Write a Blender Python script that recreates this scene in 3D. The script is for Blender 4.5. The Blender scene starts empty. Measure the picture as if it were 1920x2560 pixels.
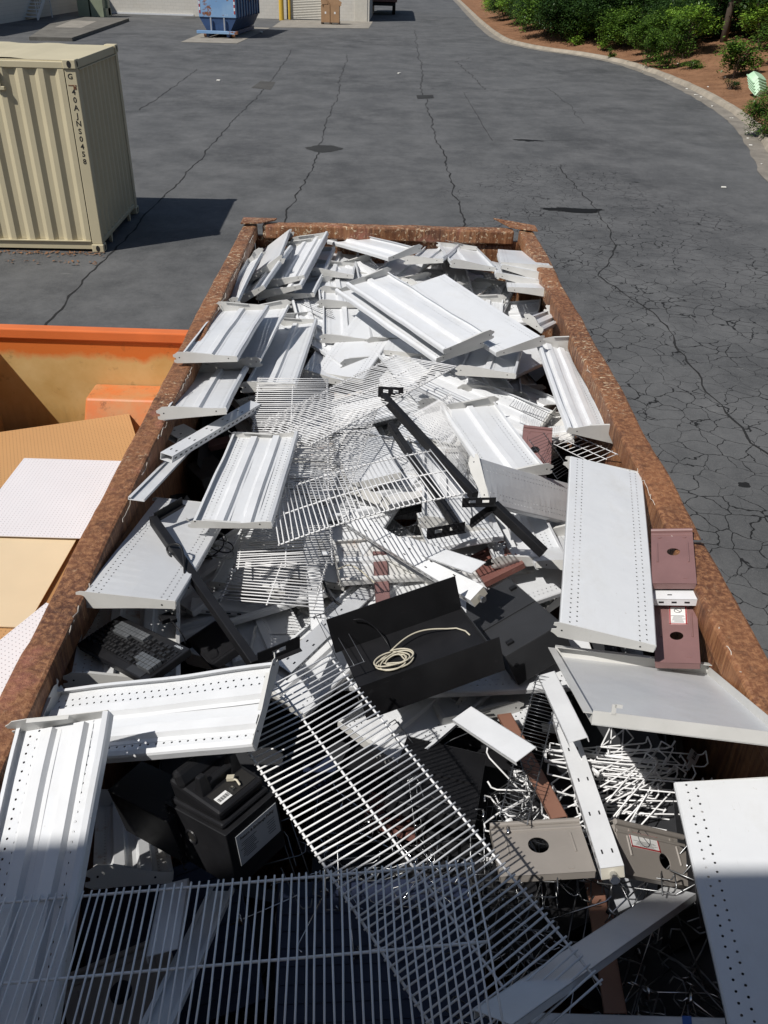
import bpy, bmesh, math, random
from math import radians, sin, cos, pi
from mathutils import Vector, Matrix, Quaternion, noise
random.seed(7)
scene = bpy.context.scene
COL = scene.collection

# ------------------------------------------------------------------ camera
cam_data = bpy.data.cameras.new('camera')
cam = bpy.data.objects.new('camera', cam_data)
COL.objects.link(cam)
cam_data.sensor_fit = 'VERTICAL'
cam_data.sensor_height = 36.0
cam_data.lens = 2104.5 / 2560 * 36.0
cam_data.clip_start = 0.05
cam_data.clip_end = 800
PITCH, ROLL = 0.5825, -0.0318
_r = Vector((1, 0, 0)); _d = Vector((0, -sin(PITCH), -cos(PITCH))); _f = Vector((0, cos(PITCH), -sin(PITCH)))
_r2 = cos(ROLL) * _r + sin(ROLL) * _d
_d2 = -sin(ROLL) * _r + cos(ROLL) * _d
M = Matrix((_r2, -_d2, -_f)).transposed().to_4x4()
M.translation = Vector((0, 0, 3.8528))
cam.matrix_world = M
scene.camera = cam

# ------------------------------------------------------------------ light
SUN_DIR = Vector((-0.80, -0.60, 1.342)).normalized()      # towards the sun
SUN_EL = math.asin(SUN_DIR.z)
world = bpy.data.worlds.new('World')
scene.world = world
world.use_nodes = True
wn = world.node_tree
wn.nodes.clear()
wo = wn.nodes.new('ShaderNodeOutputWorld')
bg = wn.nodes.new('ShaderNodeBackground')
sky = wn.nodes.new('ShaderNodeTexSky')
sky.sky_type = 'NISHITA'
sky.sun_disc = False
sky.sun_elevation = SUN_EL
sky.sun_rotation = math.atan2(SUN_DIR.x, SUN_DIR.y)
bg.inputs['Strength'].default_value = 0.064
wn.links.new(sky.outputs[0], bg.inputs[0])
wn.links.new(bg.outputs[0], wo.inputs[0])
sl = bpy.data.lights.new('sun', 'SUN')
sl.energy = 4.5
sl.angle = radians(0.55)
sl.color = (1.0, 0.965, 0.915)
so = bpy.data.objects.new('sun', sl)
COL.objects.link(so)
so.rotation_euler = SUN_DIR.to_track_quat('Z', 'Y').to_euler()
scene.view_settings.view_transform = 'Standard'
scene.view_settings.look = 'None'
scene.view_settings.exposure = 0.0
scene.view_settings.gamma = 1.0
scene.cycles.max_bounces = 8
scene.cycles.transparent_max_bounces = 16

# ------------------------------------------------------------------ materials
class NT:
    def __init__(s, name):
        s.m = bpy.data.materials.new(name); s.m.use_nodes = True
        s.t = s.m.node_tree; s.t.nodes.clear()
        s.out = s.n('ShaderNodeOutputMaterial')
        s.b = s.n('ShaderNodeBsdfPrincipled')
        s.l(s.b.outputs[0], s.out.inputs[0])
    def n(s, typ, **kw):
        x = s.t.nodes.new(typ)
        for k, v in kw.items(): setattr(x, k, v)
        return x
    def l(s, a, b): s.t.links.new(a, b)
    def val(s, sock, v):
        if hasattr(v, 'links'): s.l(v, sock)
        elif isinstance(v, (tuple, list)) and len(v) == 3 and sock.type == 'RGBA': sock.default_value = (*v, 1)
        else: sock.default_value = v
    def coord(s, which='Object', scale=(1, 1, 1)):
        tc = s.n('ShaderNodeTexCoord'); mp = s.n('ShaderNodeMapping')
        mp.inputs['Scale'].default_value = scale
        s.l(tc.outputs[which], mp.inputs[0]); return mp.outputs[0]
    def noise(s, vec, scale, detail=4, rough=.55, dist=0):
        x = s.n('ShaderNodeTexNoise'); s.l(vec, x.inputs['Vector'])
        x.inputs['Scale'].default_value = scale; x.inputs['Detail'].default_value = detail
        x.inputs['Roughness'].default_value = rough; x.inputs['Distortion'].default_value = dist
        return x.outputs['Fac']
    def vor(s, vec, scale, feature='F1'):
        x = s.n('ShaderNodeTexVoronoi', feature=feature); s.l(vec, x.inputs['Vector'])
        x.inputs['Scale'].default_value = scale; return x
    def ramp(s, fac, p0, p1, c0=(0, 0, 0), c1=(1, 1, 1)):
        x = s.n('ShaderNodeValToRGB'); s.l(fac, x.inputs[0])
        x.color_ramp.elements[0].position = p0; x.color_ramp.elements[1].position = p1
        x.color_ramp.elements[0].color = (*c0, 1); x.color_ramp.elements[1].color = (*c1, 1)
        return x.outputs[0]
    def mix(s, fac, a, b):
        x = s.n('ShaderNodeMix', data_type='RGBA')
        s.val(x.inputs[0], fac); s.val(x.inputs[6], a); s.val(x.inputs[7], b); return x.outputs[2]
    def math(s, op, a, b=0.0, c=None):
        x = s.n('ShaderNodeMath', operation=op); s.val(x.inputs[0], a); s.val(x.inputs[1], b)
        if c is not None: s.val(x.inputs[2], c)
        return x.outputs[0]
    def bump(s, h, strength=.3, dist=.01):
        x = s.n('ShaderNodeBump'); x.inputs['Strength'].default_value = strength
        x.inputs['Distance'].default_value = dist; s.l(h, x.inputs['Height']); s.l(x.outputs[0], s.b.inputs['Normal'])
    def set(s, color=None, rough=None, metal=None, spec=None):
        if color is not None: s.val(s.b.inputs['Base Color'], color)
        if rough is not None: s.val(s.b.inputs['Roughness'], rough)
        if metal is not None: s.val(s.b.inputs['Metallic'], metal)
        if spec is not None: s.val(s.b.inputs['Specular IOR Level'], spec)
        return s.m

def paint(name, c, rough=.4, var=.12, scuff=.0, scale=6, scuff_c=(.25, .22, .18), metal=0, spec=.5):
    t = NT(name); v = t.coord()
    n1 = t.noise(v, scale, 5)
    k = tuple(x * (1 - var) for x in c); h = tuple(min(1, x * (1 + var * .5)) for x in c)
    col = t.mix(t.ramp(n1, .3, .7), k, h)
    if scuff > 0:
        v2 = t.coord('Object', (5, 40, 12)); n2 = t.noise(v2, 4, 6, .7)
        col = t.mix(t.math('MULTIPLY', t.ramp(n2, .62, .70), scuff), col, scuff_c)
    t.set(col, None, metal, spec)
    t.val(t.b.inputs['Roughness'], t.math('ADD', t.math('MULTIPLY', t.noise(v, 18, 3), .18), rough - .09))
    return t.m

def shelf_mat(name, c, rust=0.0, rough=.34):
    # painted sheet steel with two rows of perforations along each long edge; uv = (metres along, metres from edge)
    t = NT(name); v = t.coord()
    n1 = t.noise(v, 3.5, 5)
    col = t.mix(t.ramp(n1, .3, .7), tuple(x * .93 for x in c), c)
    sc = t.noise(t.coord('Object', (3, 60, 8)), 3, 6, .75)
    col = t.mix(t.math('MULTIPLY', t.ramp(sc, .62, .69), .5), col, (.40, .39, .37))
    sp = t.noise(v, 60, 2)
    col = t.mix(t.math('MULTIPLY', t.ramp(sp, .74, .78), .5), col, (.35, .30, .25))
    if rust:
        rn = t.noise(v, 9, 6, .7)
        col = t.mix(t.math('MULTIPLY', t.ramp(rn, .56, .68), rust), col, (.33, .13, .04))
    t.set(col, None, 0, .5)
    t.val(t.b.inputs['Roughness'], t.math('ADD', t.math('MULTIPLY', t.noise(v, 7, 4), .2), rough - .1))
    oi = t.n('ShaderNodeObjectInfo'); gm = t.noise(t.coord('Object', (2.2, 3.4, 2)), 1.6, 6, .7)
    col = t.mix(t.math('MULTIPLY', t.ramp(gm, .50, .74), .42), col, (.50, .49, .46))
    col = t.mix(t.math('MULTIPLY', oi.outputs['Random'], .22), col, (.60, .60, .58))
    fl_ = t.noise(v, 24, 4, .7); col = t.mix(t.math('MULTIPLY', t.ramp(fl_, .70, .74), .45), col, (.30, .24, .19))
    t.set(col); t.bump(t.noise(v, 5.5, 3, .5), .22, .02)
    uv = t.n('ShaderNodeUVMap'); sep = t.n('ShaderNodeSeparateXYZ'); t.l(uv.outputs[0], sep.inputs[0])
    U, V = sep.outputs[0], sep.outputs[1]
    def row(off, y0):
        fx = t.math('SUBTRACT', t.math('FRACT', t.math('ADD', t.math('DIVIDE', U, .0254), off)), .5)
        dx = t.math('MULTIPLY', fx, .0254); dy = t.math('SUBTRACT', V, y0)
        r2 = t.math('ADD', t.math('MULTIPLY', dx, dx), t.math('MULTIPLY', dy, dy))
        return t.math('LESS_THAN', r2, .0033 ** 2)
    hole = t.math('MAXIMUM', row(0, .032), row(.5, .056))
    tr = t.n('ShaderNodeBsdfTransparent'); ms = t.n('ShaderNodeMixShader')
    t.l(hole, ms.inputs[0]); t.l(t.b.outputs[0], ms.inputs[1]); t.l(tr.outputs[0], ms.inputs[2])
    t.l(ms.outputs[0], t.out.inputs[0])
    return t.m

def rust_mat(name, chips, streak_axis='z', bright=1.0):
    t = NT(name); v = t.coord()
    a = t.noise(v, 2.2, 6, .65, .3); b = t.noise(v, 14, 6, .7)
    sv = t.coord('Object', (30, 30, 1.6) if streak_axis == 'z' else (3, 30, 30))
    st = t.noise(sv, 1.6, 5, .7)
    col = t.mix(t.ramp(a, .35, .65), (.062 * bright, .024 * bright, .012 * bright), (.145 * bright, .060 * bright, .026 * bright))
    col = t.mix(t.math('MULTIPLY', t.ramp(st, .44, .62), .75), col, (.24 * bright, .118 * bright, .055 * bright))
    col = t.mix(t.math('MULTIPLY', t.ramp(b, .52, .66), .55), col, (.045, .018, .011))
    pk = t.noise(v, 3.1, 5, .6)
    col = t.mix(t.math('MULTIPLY', t.ramp(pk, .60, .72), .5), col, (.24 * bright, .09 * bright, .07 * bright))
    if chips:
        cv = t.coord('Object', (11, 22, 11)); cn = t.noise(cv, 2.4, 8, .72, .8); sy = t.n('ShaderNodeSeparateXYZ'); t.l(v, sy.inputs[0]); yy = sy.outputs[1]
        ms = t.noise(v, 1.7, 4, .6)
        m = t.math('MULTIPLY', t.ramp(cn, .57, .60), t.ramp(t.math('ADD', ms, t.math('MULTIPLY', t.math('ADD', yy, 2.2), .055)), .50 - chips * .05, .62 - chips * .05))
        col = t.mix(m, col, (.62, .50, .34))
        sn = t.noise(t.coord('Object', (30, 7, 30)), 3.0, 6, .75)
        col = t.mix(t.math('MULTIPLY', t.ramp(sn, .60, .68), .55), col, (.40, .27, .17))
    t.set(col, None, 0, .45)
    t.val(t.b.inputs['Roughness'], t.math('ADD', t.math('MULTIPLY', b, .4), .34))
    t.bump(t.math('ADD', t.math('MULTIPLY', b, .6), st), .7, .010)
    return t.m

def leaf_mat(name, c1, c2):
    t = NT(name); g = t.n('ShaderNodeNewGeometry')
    col = t.mix(g.outputs['Random Per Island'], c1, c2)
    oi = t.n('ShaderNodeObjectInfo')
    col = t.mix(t.math('MULTIPLY', oi.outputs['Random'], .3), col, c1)
    t.set(col, .45, 0, .35)
    tr = t.n('ShaderNodeBsdfTranslucent'); t.l(col, tr.inputs[0]); ms = t.n('ShaderNodeMixShader'); ms.inputs[0].default_value = .28
    t.l(t.b.outputs[0], ms.inputs[1]); t.l(tr.outputs[0], ms.inputs[2]); t.l(ms.outputs[0], t.out.inputs[0])
    return t.m

def asphalt_mat():
    t = NT('asphalt'); v = t.coord('Object')
    big = t.noise(v, .16, 7, .66); mid = t.noise(t.coord('Object', (1, .8, 1)), .75, 12, .80); fine = t.noise(v, 42, 3, .7); grit = t.noise(v, 160, 2, .8)
    col = t.mix(t.ramp(big, .36, .64), (.045, .047, .049), (.085, .087, .089))
    col = t.mix(t.math('MULTIPLY', t.ramp(mid, .42, .66), .85), col, (.135, .136, .136))
    col = t.mix(t.math('MULTIPLY', t.ramp(fine, .46, .72), .35), col, (.135, .132, .127))
    col = t.mix(t.math('MULTIPLY', t.ramp(grit, .56, .70), .50), col, (.22, .218, .21))
    # pale scrapes
    sc = t.noise(t.coord('Object', (1.3, 9, 1)), 1.4, 7, .72); sm = t.noise(v, .35, 3)
    col = t.mix(t.math('MULTIPLY', t.math('MULTIPLY', t.ramp(sc, .62, .71), t.ramp(sm, .42, .58)), .6), col, (.26, .255, .24))
    # alligator cracking, in patches
    dv = t.n('ShaderNodeVectorMath', operation='ADD')
    nz = t.n('ShaderNodeTexNoise'); nz.inputs['Scale'].default_value = 2.2; nz.inputs['Detail'].default_value = 5
    t.l(v, nz.inputs['Vector'])
    sc3 = t.n('ShaderNodeVectorMath', operation='SCALE'); sc3.inputs['Scale'].default_value = .34
    t.l(nz.outputs['Color'], sc3.inputs[0]); t.l(v, dv.inputs[0]); t.l(sc3.outputs[0], dv.inputs[1])
    def cracks(scale, w):
        x = t.n('ShaderNodeTexVoronoi', feature='DISTANCE_TO_EDGE'); x.inputs['Scale'].default_value = scale
        t.l(dv.outputs[0], x.inputs['Vector'])
        wv = t.math('MULTIPLY', t.ramp(t.noise(v, 1.3, 4), .3, .7), w)
        return t.math('SUBTRACT', 1.0, t.ramp(t.math('DIVIDE', x.outputs['Distance'], wv), .55, 1.0))
    sx = t.n('ShaderNodeSeparateXYZ'); t.l(v, sx.inputs[0])
    # mask: strong to the right of the dumpster and in front of the far end
    dx = t.math('DIVIDE', t.math('SUBTRACT', sx.outputs[0], 3.6), 2.9); dy = t.math('DIVIDE', t.math('SUBTRACT', sx.outputs[1], 9.0), 12.0)
    rr = t.math('ADD', t.math('MULTIPLY', dx, dx), t.math('MULTIPLY', dy, dy))
    near = t.math('SUBTRACT', 1.0, rr)
    mk = t.math('ADD', t.math('MULTIPLY', near, .35), t.math('MULTIPLY', t.noise(v, .45, 4), 1.0))
    m1 = t.math('MULTIPLY', cracks(4.2, .040), t.ramp(mk, .45, .60))
    m2 = t.math('MULTIPLY', cracks(2.1, .016), t.math('MULTIPLY', t.ramp(t.noise(v, .19, 3), .48, .66), .5))
    col = t.mix(t.math('MULTIPLY', t.math('MAXIMUM', m1, m2), .97), col, (.007, .007, .007))
    t.set(col, .82, 0, .35)
    t.bump(t.math('ADD', grit, fine), .35, .004)
    return t.m

def concrete_mat(name, c, stain=.5):
    t = NT(name); v = t.coord()
    a = t.noise(v, 1.6, 6, .65); b = t.noise(v, 45, 3)
    col = t.mix(t.ramp(a, .35, .65), tuple(x * (1 - stain * .6) for x in c), c)
    col = t.mix(t.math('MULTIPLY', t.ramp(b, .5, .7), .3), col, tuple(min(1, x * 1.3) for x in c))
    t.set(col, .85, 0, .3); t.bump(b, .3, .004); return t.m

MAT = {}
MAT['shelf'] = shelf_mat('white_shelf_paint', (.665, .68, .70))
MAT['shelf_grey'] = shelf_mat('grey_white_shelf_paint', (.58, .59, .605))
MAT['shelf_rusty'] = shelf_mat('rusty_shelf_paint', (.66, .655, .64), .85, .45)
MAT['white'] = paint('white_paint', (.68, .69, .70), .36, .08, .3, 7, (.4, .38, .35))
MAT['bracket'] = paint('bracket_paint', (.58, .575, .55), .40, .08, .25, 9, (.42, .38, .32))
MAT['cream_metal'] = paint('cream_paint', (.70, .66, .56), .42, .1, .3)
MAT['wire'] = paint('white_wire_coating', (.74, .74, .74), .34, .06)
MAT['wire_dark'] = paint('dark_grey_wire', (.085, .09, .10), .32, .2, 0, 30, metal=.4)
MAT['chrome'] = paint('chrome', (.62, .63, .64), .18, .1, 0, 20, metal=1.0)
MAT['dull_steel'] = paint('dull_steel', (.22, .225, .23), .32, .25, 0, 20, metal=.85)
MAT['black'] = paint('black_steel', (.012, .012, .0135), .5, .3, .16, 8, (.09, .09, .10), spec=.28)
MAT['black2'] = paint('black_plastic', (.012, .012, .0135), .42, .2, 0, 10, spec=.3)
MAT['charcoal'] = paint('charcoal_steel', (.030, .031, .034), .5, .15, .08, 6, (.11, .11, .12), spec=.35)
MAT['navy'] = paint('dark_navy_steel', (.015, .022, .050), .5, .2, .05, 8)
MAT['grey_metal'] = paint('grey_metal', (.33, .34, .36), .38, .1, .1)
MAT['brown'] = paint('dusty_rose_brown_paint', (.220, .122, .115), .36, .12, .25, 7, (.42, .33, .30))
MAT['brown2'] = paint('red_brown_paint', (.17, .075, .062), .38, .12, .3, 7, (.38, .30, .26))
MAT['tan_brown'] = paint('tan_brown_paint', (.25, .125, .085), .45, .12, .2, 7)
MAT['taupe'] = paint('taupe_paint', (.27, .245, .22), .48, .08, .25, 7, (.42, .39, .35))
MAT['key'] = paint('black_keycap', (.014, .014, .015), .4, .2)
MAT['key_clear'] = paint('smoky_keycap', (.095, .10, .105), .22, .2, 0, 30)
MAT['cable_cream'] = paint('cream_cable', (.50, .46, .36), .45, .06)
MAT['cable_grey'] = paint('grey_cable', (.33, .34, .33), .45, .06)
MAT['paper'] = paint('paper_label', (.76, .76, .74), .6, .05)
MAT['paper_grey'] = paint('faded_label', (.42, .44, .46), .6, .05)
MAT['ink'] = paint('label_ink', (.03, .03, .035), .6, .05)
MAT['red_ink'] = paint('red_label_ink', (.36, .04, .04), .6, .05)
MAT['blue_tape'] = paint('blue_tape', (.03, .12, .42), .5, .05)
MAT['rust_wall'] = rust_mat('rusty_steel_wall', .12, 'z', 1.35)
MAT['rust_end'] = rust_mat('rusty_steel_end', .55, 'z', 1.5)
MAT['rust_rim'] = rust_mat('rusty_steel_rim', .9, 'z', 1.6)
MAT['asphalt'] = asphalt_mat()
MAT['crack'] = NT('asphalt_crack').set((.011, .011, .011), .95)
MAT['bare'] = NT('bare_metal').set((.55, .50, .44), .5)
MAT['wet'] = NT('wet_asphalt').set((.010, .010, .010), .75, 0, .15)
MAT['patch'] = concrete_mat('old_patch', (.085, .082, .076), .5)
MAT['darkpatch'] = concrete_mat('dark_patch', (.035, .035, .034), .5)
MAT['concrete'] = concrete_mat('concrete', (.30, .275, .235), .5)
MAT['gutter'] = concrete_mat('gutter_concrete', (.25, .225, .19), .6)
MAT['kerb'] = concrete_mat('kerb_concrete', (.36, .315, .25), .55)
MAT['padgrey'] = concrete_mat('pad_concrete', (.165, .155, .135), .6)
MAT['beige'] = paint('beige_container_paint', (.55, .485, .325), .48, .07, .12, 1.3, (.40, .30, .18))
MAT['stencil'] = NT('stencil_ink').set((.012, .011, .010), .7)
MAT['yellow'] = paint('yellow_post_paint', (.62, .40, .05), .5, .1, .2)
MAT['roller'] = paint('roller_door_paint', (.56, .53, .46), .55, .06)
MAT['cardboard'] = paint('cardboard', (.36, .215, .115), .8, .12, 0, 3)
MAT['olive'] = paint('olive_cabinet_paint', (.26, .29, .20), .5, .1, .1, 2)
MAT['mint'] = paint('mint_plastic', (.42, .62, .42), .4, .06)
MAT['mint_white'] = paint('white_plastic', (.66, .68, .64), .45, .1)
MAT['bark'] = paint('bark', (.085, .060, .042), .9, .35, .3, 9)
MAT['stone_white'] = paint('pale_litter', (.7, .68, .62), .8, .2)
MAT['dryleaf'] = paint('dry_leaf', (.22, .105, .045), .8, .4, 0, 30)
MAT['orange'] = None
def orange_mat():
    t = NT('orange_dumpster_paint'); v = t.coord(); sp = t.n('ShaderNodeSeparateXYZ'); t.l(v, sp.inputs[0])
    a = t.noise(v, 1.6, 6, .65); st = t.noise(t.coord('Object', (9, 9, .9)), 1.2, 5, .65)
    z = t.math('ADD', sp.outputs[2], t.math('MULTIPLY', t.math('SUBTRACT', a, .5), .35))
    worn = t.mix(t.ramp(a, .35, .65), (.52, .33, .115), (.64, .46, .21))
    col = t.mix(t.ramp(z, .93, 1.10), worn, (.62, .17, .035))
    grime = t.ramp(t.math('ADD', t.math('SUBTRACT', .62, sp.outputs[2]), t.math('MULTIPLY', st, .5)), .36, .75)
    col = t.mix(t.math('MULTIPLY', grime, .62), col, (.10, .055, .018))
    col = t.mix(t.math('MULTIPLY', t.ramp(t.noise(v, 9, 6, .7), .6, .7), .35), col, (.14, .075, .03))
    t.set(col, .5, 0, .4); return t.m
MAT['orange'] = orange_mat()
def step_mat():
    t = NT('worn_orange_paint'); v = t.coord(); a = t.noise(v, 4, 6, .7)
    col = t.mix(t.ramp(a, .35, .62), (.60, .17, .045), (.50, .24, .10)); col = t.mix(t.math('MULTIPLY', t.ramp(t.noise(v, 12, 5, .7), .58, .7), .6), col, (.09, .04, .015))
    return t.set(col, .5)
MAT['step'] = step_mat()
MAT['orange_rim'] = paint('orange_rim_paint', (.68, .17, .045), .42, .1, .3, 3, (.45, .25, .15))
def bluebin_mat():
    t = NT('chipped_blue_paint'); v = t.coord(); a = t.noise(v, 1.3, 6, .65, .5)
    col = t.mix(t.ramp(t.noise(v, .9, 4), .4, .6), (.17, .31, .52), (.24, .38, .56))
    col = t.mix(t.ramp(a, .585, .615), col, (.20, .075, .03)); col = t.mix(t.ramp(t.noise(v, 2.4, 5, .6), .64, .67), col, (.45, .55, .66))
    return t.set(col, .45)
MAT['bluebin'] = bluebin_mat()
MAT['bluedark'] = paint('dark_blue_paint', (.03, .07, .17), .5, .25, .5, 2, (.12, .05, .03))
def block_mat():
    t = NT('painted_block_wall'); v = t.coord(); br = t.n('ShaderNodeTexBrick'); 
    mp = t.n('ShaderNodeMapping'); mp.inputs['Rotation'].default_value = (radians(90), 0, 0); t.l(v, mp.inputs[0]); t.l(mp.outputs[0], br.inputs['Vector'])
    br.inputs['Scale'].default_value = 1; br.inputs['Brick Width'].default_value = .4; br.inputs['Row Height'].default_value = .2; br.inputs['Mortar Size'].default_value = .006
    br.inputs['Color1'].default_value = (.60, .57, .51, 1); br.inputs['Color2'].default_value = (.57, .545, .49, 1); br.inputs['Mortar'].default_value = (.44, .42, .37, 1)
    col = t.mix(t.math('MULTIPLY', t.ramp(t.noise(v, .8, 5, .6), .5, .75), .25), br.outputs[0], (.40, .36, .29))
    return t.set(col, .7)
MAT['block'] = block_mat()
def straw_mat():
    t = NT('pine_straw'); v = t.coord(); a = t.noise(v, 1.2, 6, .7); b = t.noise(t.coord('Object', (1, 1.6, 1)), 16, 6, .75)
    col = t.mix(t.ramp(a, .35, .65), (.15, .074, .040), (.265, .138, .074)); col = t.mix(t.math('MULTIPLY', t.ramp(b, .45, .65), .7), col, (.30, .18, .11))
    col = t.mix(t.math('MULTIPLY', t.ramp(t.noise(v, 5, 5, .7), .55, .7), .6), col, (.055, .026, .014))
    t.set(col, .95, 0, .1); t.bump(b, .8, .03); return t.m
MAT['straw'] = straw_mat()
def peg_mat(name, c, hole):
    t = NT(name); v = t.coord(); x = t.n('ShaderNodeSeparateXYZ'); t.l(v, x.inputs[0])
    def f(o): return t.math('MULTIPLY', t.math('SUBTRACT', t.math('FRACT', t.math('DIVIDE', o, .0254)), .5), .0254)
    fx, fy = f(x.outputs[0]), f(x.outputs[1])
    h = t.math('LESS_THAN', t.math('ADD', t.math('MULTIPLY', fx, fx), t.math('MULTIPLY', fy, fy)), .0034 ** 2)
    col = t.mix(t.ramp(t.noise(v, 2, 5), .3, .7), tuple(k * .93 for k in c), c)
    return t.set(t.mix(h, col, hole), .6)
MAT['peg_tan'] = peg_mat('tan_pegboard', (.52, .295, .125), (.16, .075, .03))
MAT['peg_white'] = peg_mat('white_pegboard', (.72, .71, .73), (.33, .31, .32))
MAT['cream_board'] = paint('cream_board', (.66, .53, .35), .6, .06, .1, 2, (.45, .38, .25))
MAT['hardboard'] = paint('brown_hardboard', (.36, .19, .075), .7, .1)
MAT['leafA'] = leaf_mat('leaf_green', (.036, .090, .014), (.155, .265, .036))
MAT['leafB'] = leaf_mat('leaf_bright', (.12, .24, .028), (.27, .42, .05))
MAT['leafC'] = leaf_mat('leaf_dark_shade', (.012, .032, .009), (.060, .125, .024))  # dark greens carry the thicket's canopy shade, painted into the leaf colour

# ------------------------------------------------------------------ mesh helpers
class MB:
    def __init__(s): s.v = []; s.f = []; s.uv = None
    def add(s, vs, fs):
        o = len(s.v); s.v += [tuple(x) for x in vs]; s.f += [tuple(i + o for i in f) for f in fs]; return s
    def box(s, c, d, m=None):
        x, y, z = d[0] / 2, d[1] / 2, d[2] / 2
        vs = [Vector((sx * x, sy * y, sz * z)) for sz in (-1, 1) for sx, sy in ((-1, -1), (1, -1), (1, 1), (-1, 1))]
        vs = [((m @ p) if m else p) + Vector(c) for p in vs]
        return s.add(vs, [(3, 2, 1, 0), (4, 5, 6, 7), (0, 1, 5, 4), (1, 2, 6, 5), (2, 3, 7, 6), (3, 0, 4, 7)])
    def hexa(s, b, t):      # bottom quad, top quad (same winding, ccw from above)
        return s.add(list(b) + list(t), [(3, 2, 1, 0), (4, 5, 6, 7), (0, 1, 5, 4), (1, 2, 6, 5), (2, 3, 7, 6), (3, 0, 4, 7)])
    def tube(s, pts, r, n=6, caps=True, r2=None):
        pts = [Vector(p) for p in pts]; k = len(pts); rings = []
        up = None
        for i, p in enumerate(pts):
            d = (pts[min(i + 1, k - 1)] - pts[max(i - 1, 0)])
            if d.length < 1e-9: d = Vector((0, 0, 1))
            d.normalize()
            if up is None: up = Vector((0, 0, 1)) if abs(d.z) < .9 else Vector((1, 0, 0))
            a = d.cross(up)
            if a.length < 1e-4: a = d.cross(Vector((0.3, 1, 0.2)))
            a.normalize(); b = d.cross(a).normalized(); up = -b if False else up
            rr = r if r2 is None else r + (r2 - r) * i / (k - 1)
            rings.append([p + a * (rr * cos(2 * pi * j / n)) + b * (rr * sin(2 * pi * j / n)) for j in range(n)])
        vs = [v for R in rings for v in R]; fs = []
        for i in range(k - 1):
            for j in range(n):
                fs.append((i * n + j, i * n + (j + 1) % n, (i + 1) * n + (j + 1) % n, (i + 1) * n + j))
        if caps: fs += [tuple(range(n))[::-1], tuple((k - 1) * n + j for j in range(n))]
        return s.add(vs, fs)
    def prism(s, poly, axis, a, b):   # polygon in the plane normal to axis, extruded from a to b
        def P(p, q):
            return {'x': (q, p[0], p[1]), 'y': (p[0], q, p[1]), 'z': (p[0], p[1], q)}[axis]
        n = len(poly); vs = [P(p, a) for p in poly] + [P(p, b) for p in poly]
        fs = [tuple(range(n))[::-1], tuple(range(n, 2 * n))] + [(i, (i + 1) % n, n + (i + 1) % n, n + i) for i in range(n)]
        return s.add(vs, fs)
    def obj(s, name, mat, parent=None, smooth=False, bevel=0, loc=None, solid=0):
        me = bpy.data.meshes.new(name); me.from_pydata(s.v, [], s.f); me.update()
        bm = bmesh.new(); bm.from_mesh(me); bmesh.ops.recalc_face_normals(bm, faces=bm.faces) if not solid else None
        bm.to_mesh(me); bm.free()
        if s.uv:
            ul = me.uv_layers.new(name='UVMap')
            for lp in me.loops: ul.data[lp.index].uv = s.uv[lp.vertex_index]
        me.materials.append(MAT[mat] if isinstance(mat, str) else mat)
        if smooth:
            for p in me.polygons: p.use_smooth = True
        o = bpy.data.objects.new(name, me); COL.objects.link(o)
        if parent: o.parent = parent
        if loc: o.location = loc
        if bevel:
            m = o.modifiers.new('bevel', 'BEVEL'); m.width = bevel; m.segments = 2; m.limit_method = 'ANGLE'
        if solid:
            m = o.modifiers.new('thickness', 'SOLIDIFY'); m.thickness = solid; m.offset = 0
        return o

def tag(o, label=None, cat=None, group=None, kind=None):
    if label: o['label'] = label
    if cat: o['category'] = cat
    if group: o['group'] = group
    if kind: o['kind'] = kind
    return o
def thing(name, label, cat, group=None, loc=(0, 0, 0), rotz=0):
    o = bpy.data.objects.new(name, None); o.empty_display_size = .1; COL.objects.link(o)
    o.location = loc; o.rotation_euler = (0, 0, rotz)
    return tag(o, label, cat, group)
def pose(o, p, dz=0):
    o.rotation_mode = 'QUATERNION'; o.rotation_quaternion = Quaternion(p[1]); o.location = Vector(p[0]) + Vector((0, 0, dz))
def struct(o): o['kind'] = 'structure'; return o
def text(name, s, size, mat, parent, loc, rot=(0, 0, 0), line=1.0, align='CENTER', ext=.0006, sx=1.0):
    c = bpy.data.curves.new(name, 'FONT'); c.body = s; c.size = size; c.align_x = align; c.align_y = 'CENTER'; c.space_line = line; c.extrude = ext; c.offset = size * .022; c.resolution_u = 3
    tmp = bpy.data.objects.new('tmp', c); COL.objects.link(tmp)
    dg = bpy.context.evaluated_depsgraph_get(); me = bpy.data.meshes.new_from_object(tmp.evaluated_get(dg)); me.name = name
    bpy.data.objects.remove(tmp); bpy.data.curves.remove(c)
    me.materials.clear(); me.materials.append(MAT[mat])
    o = bpy.data.objects.new(name, me); COL.objects.link(o); o.parent = parent; o.location = loc; o.rotation_euler = rot; o.scale = (sx, 1, 1)
    return o

# ================================================================== setting
g = MB(); g.add([(-150, -30, 0), (120, -30, 0), (120, 260, 0), (-150, 260, 0)], [(0, 1, 2, 3)])
struct(g.obj('asphalt_lot', 'asphalt'))

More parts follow.
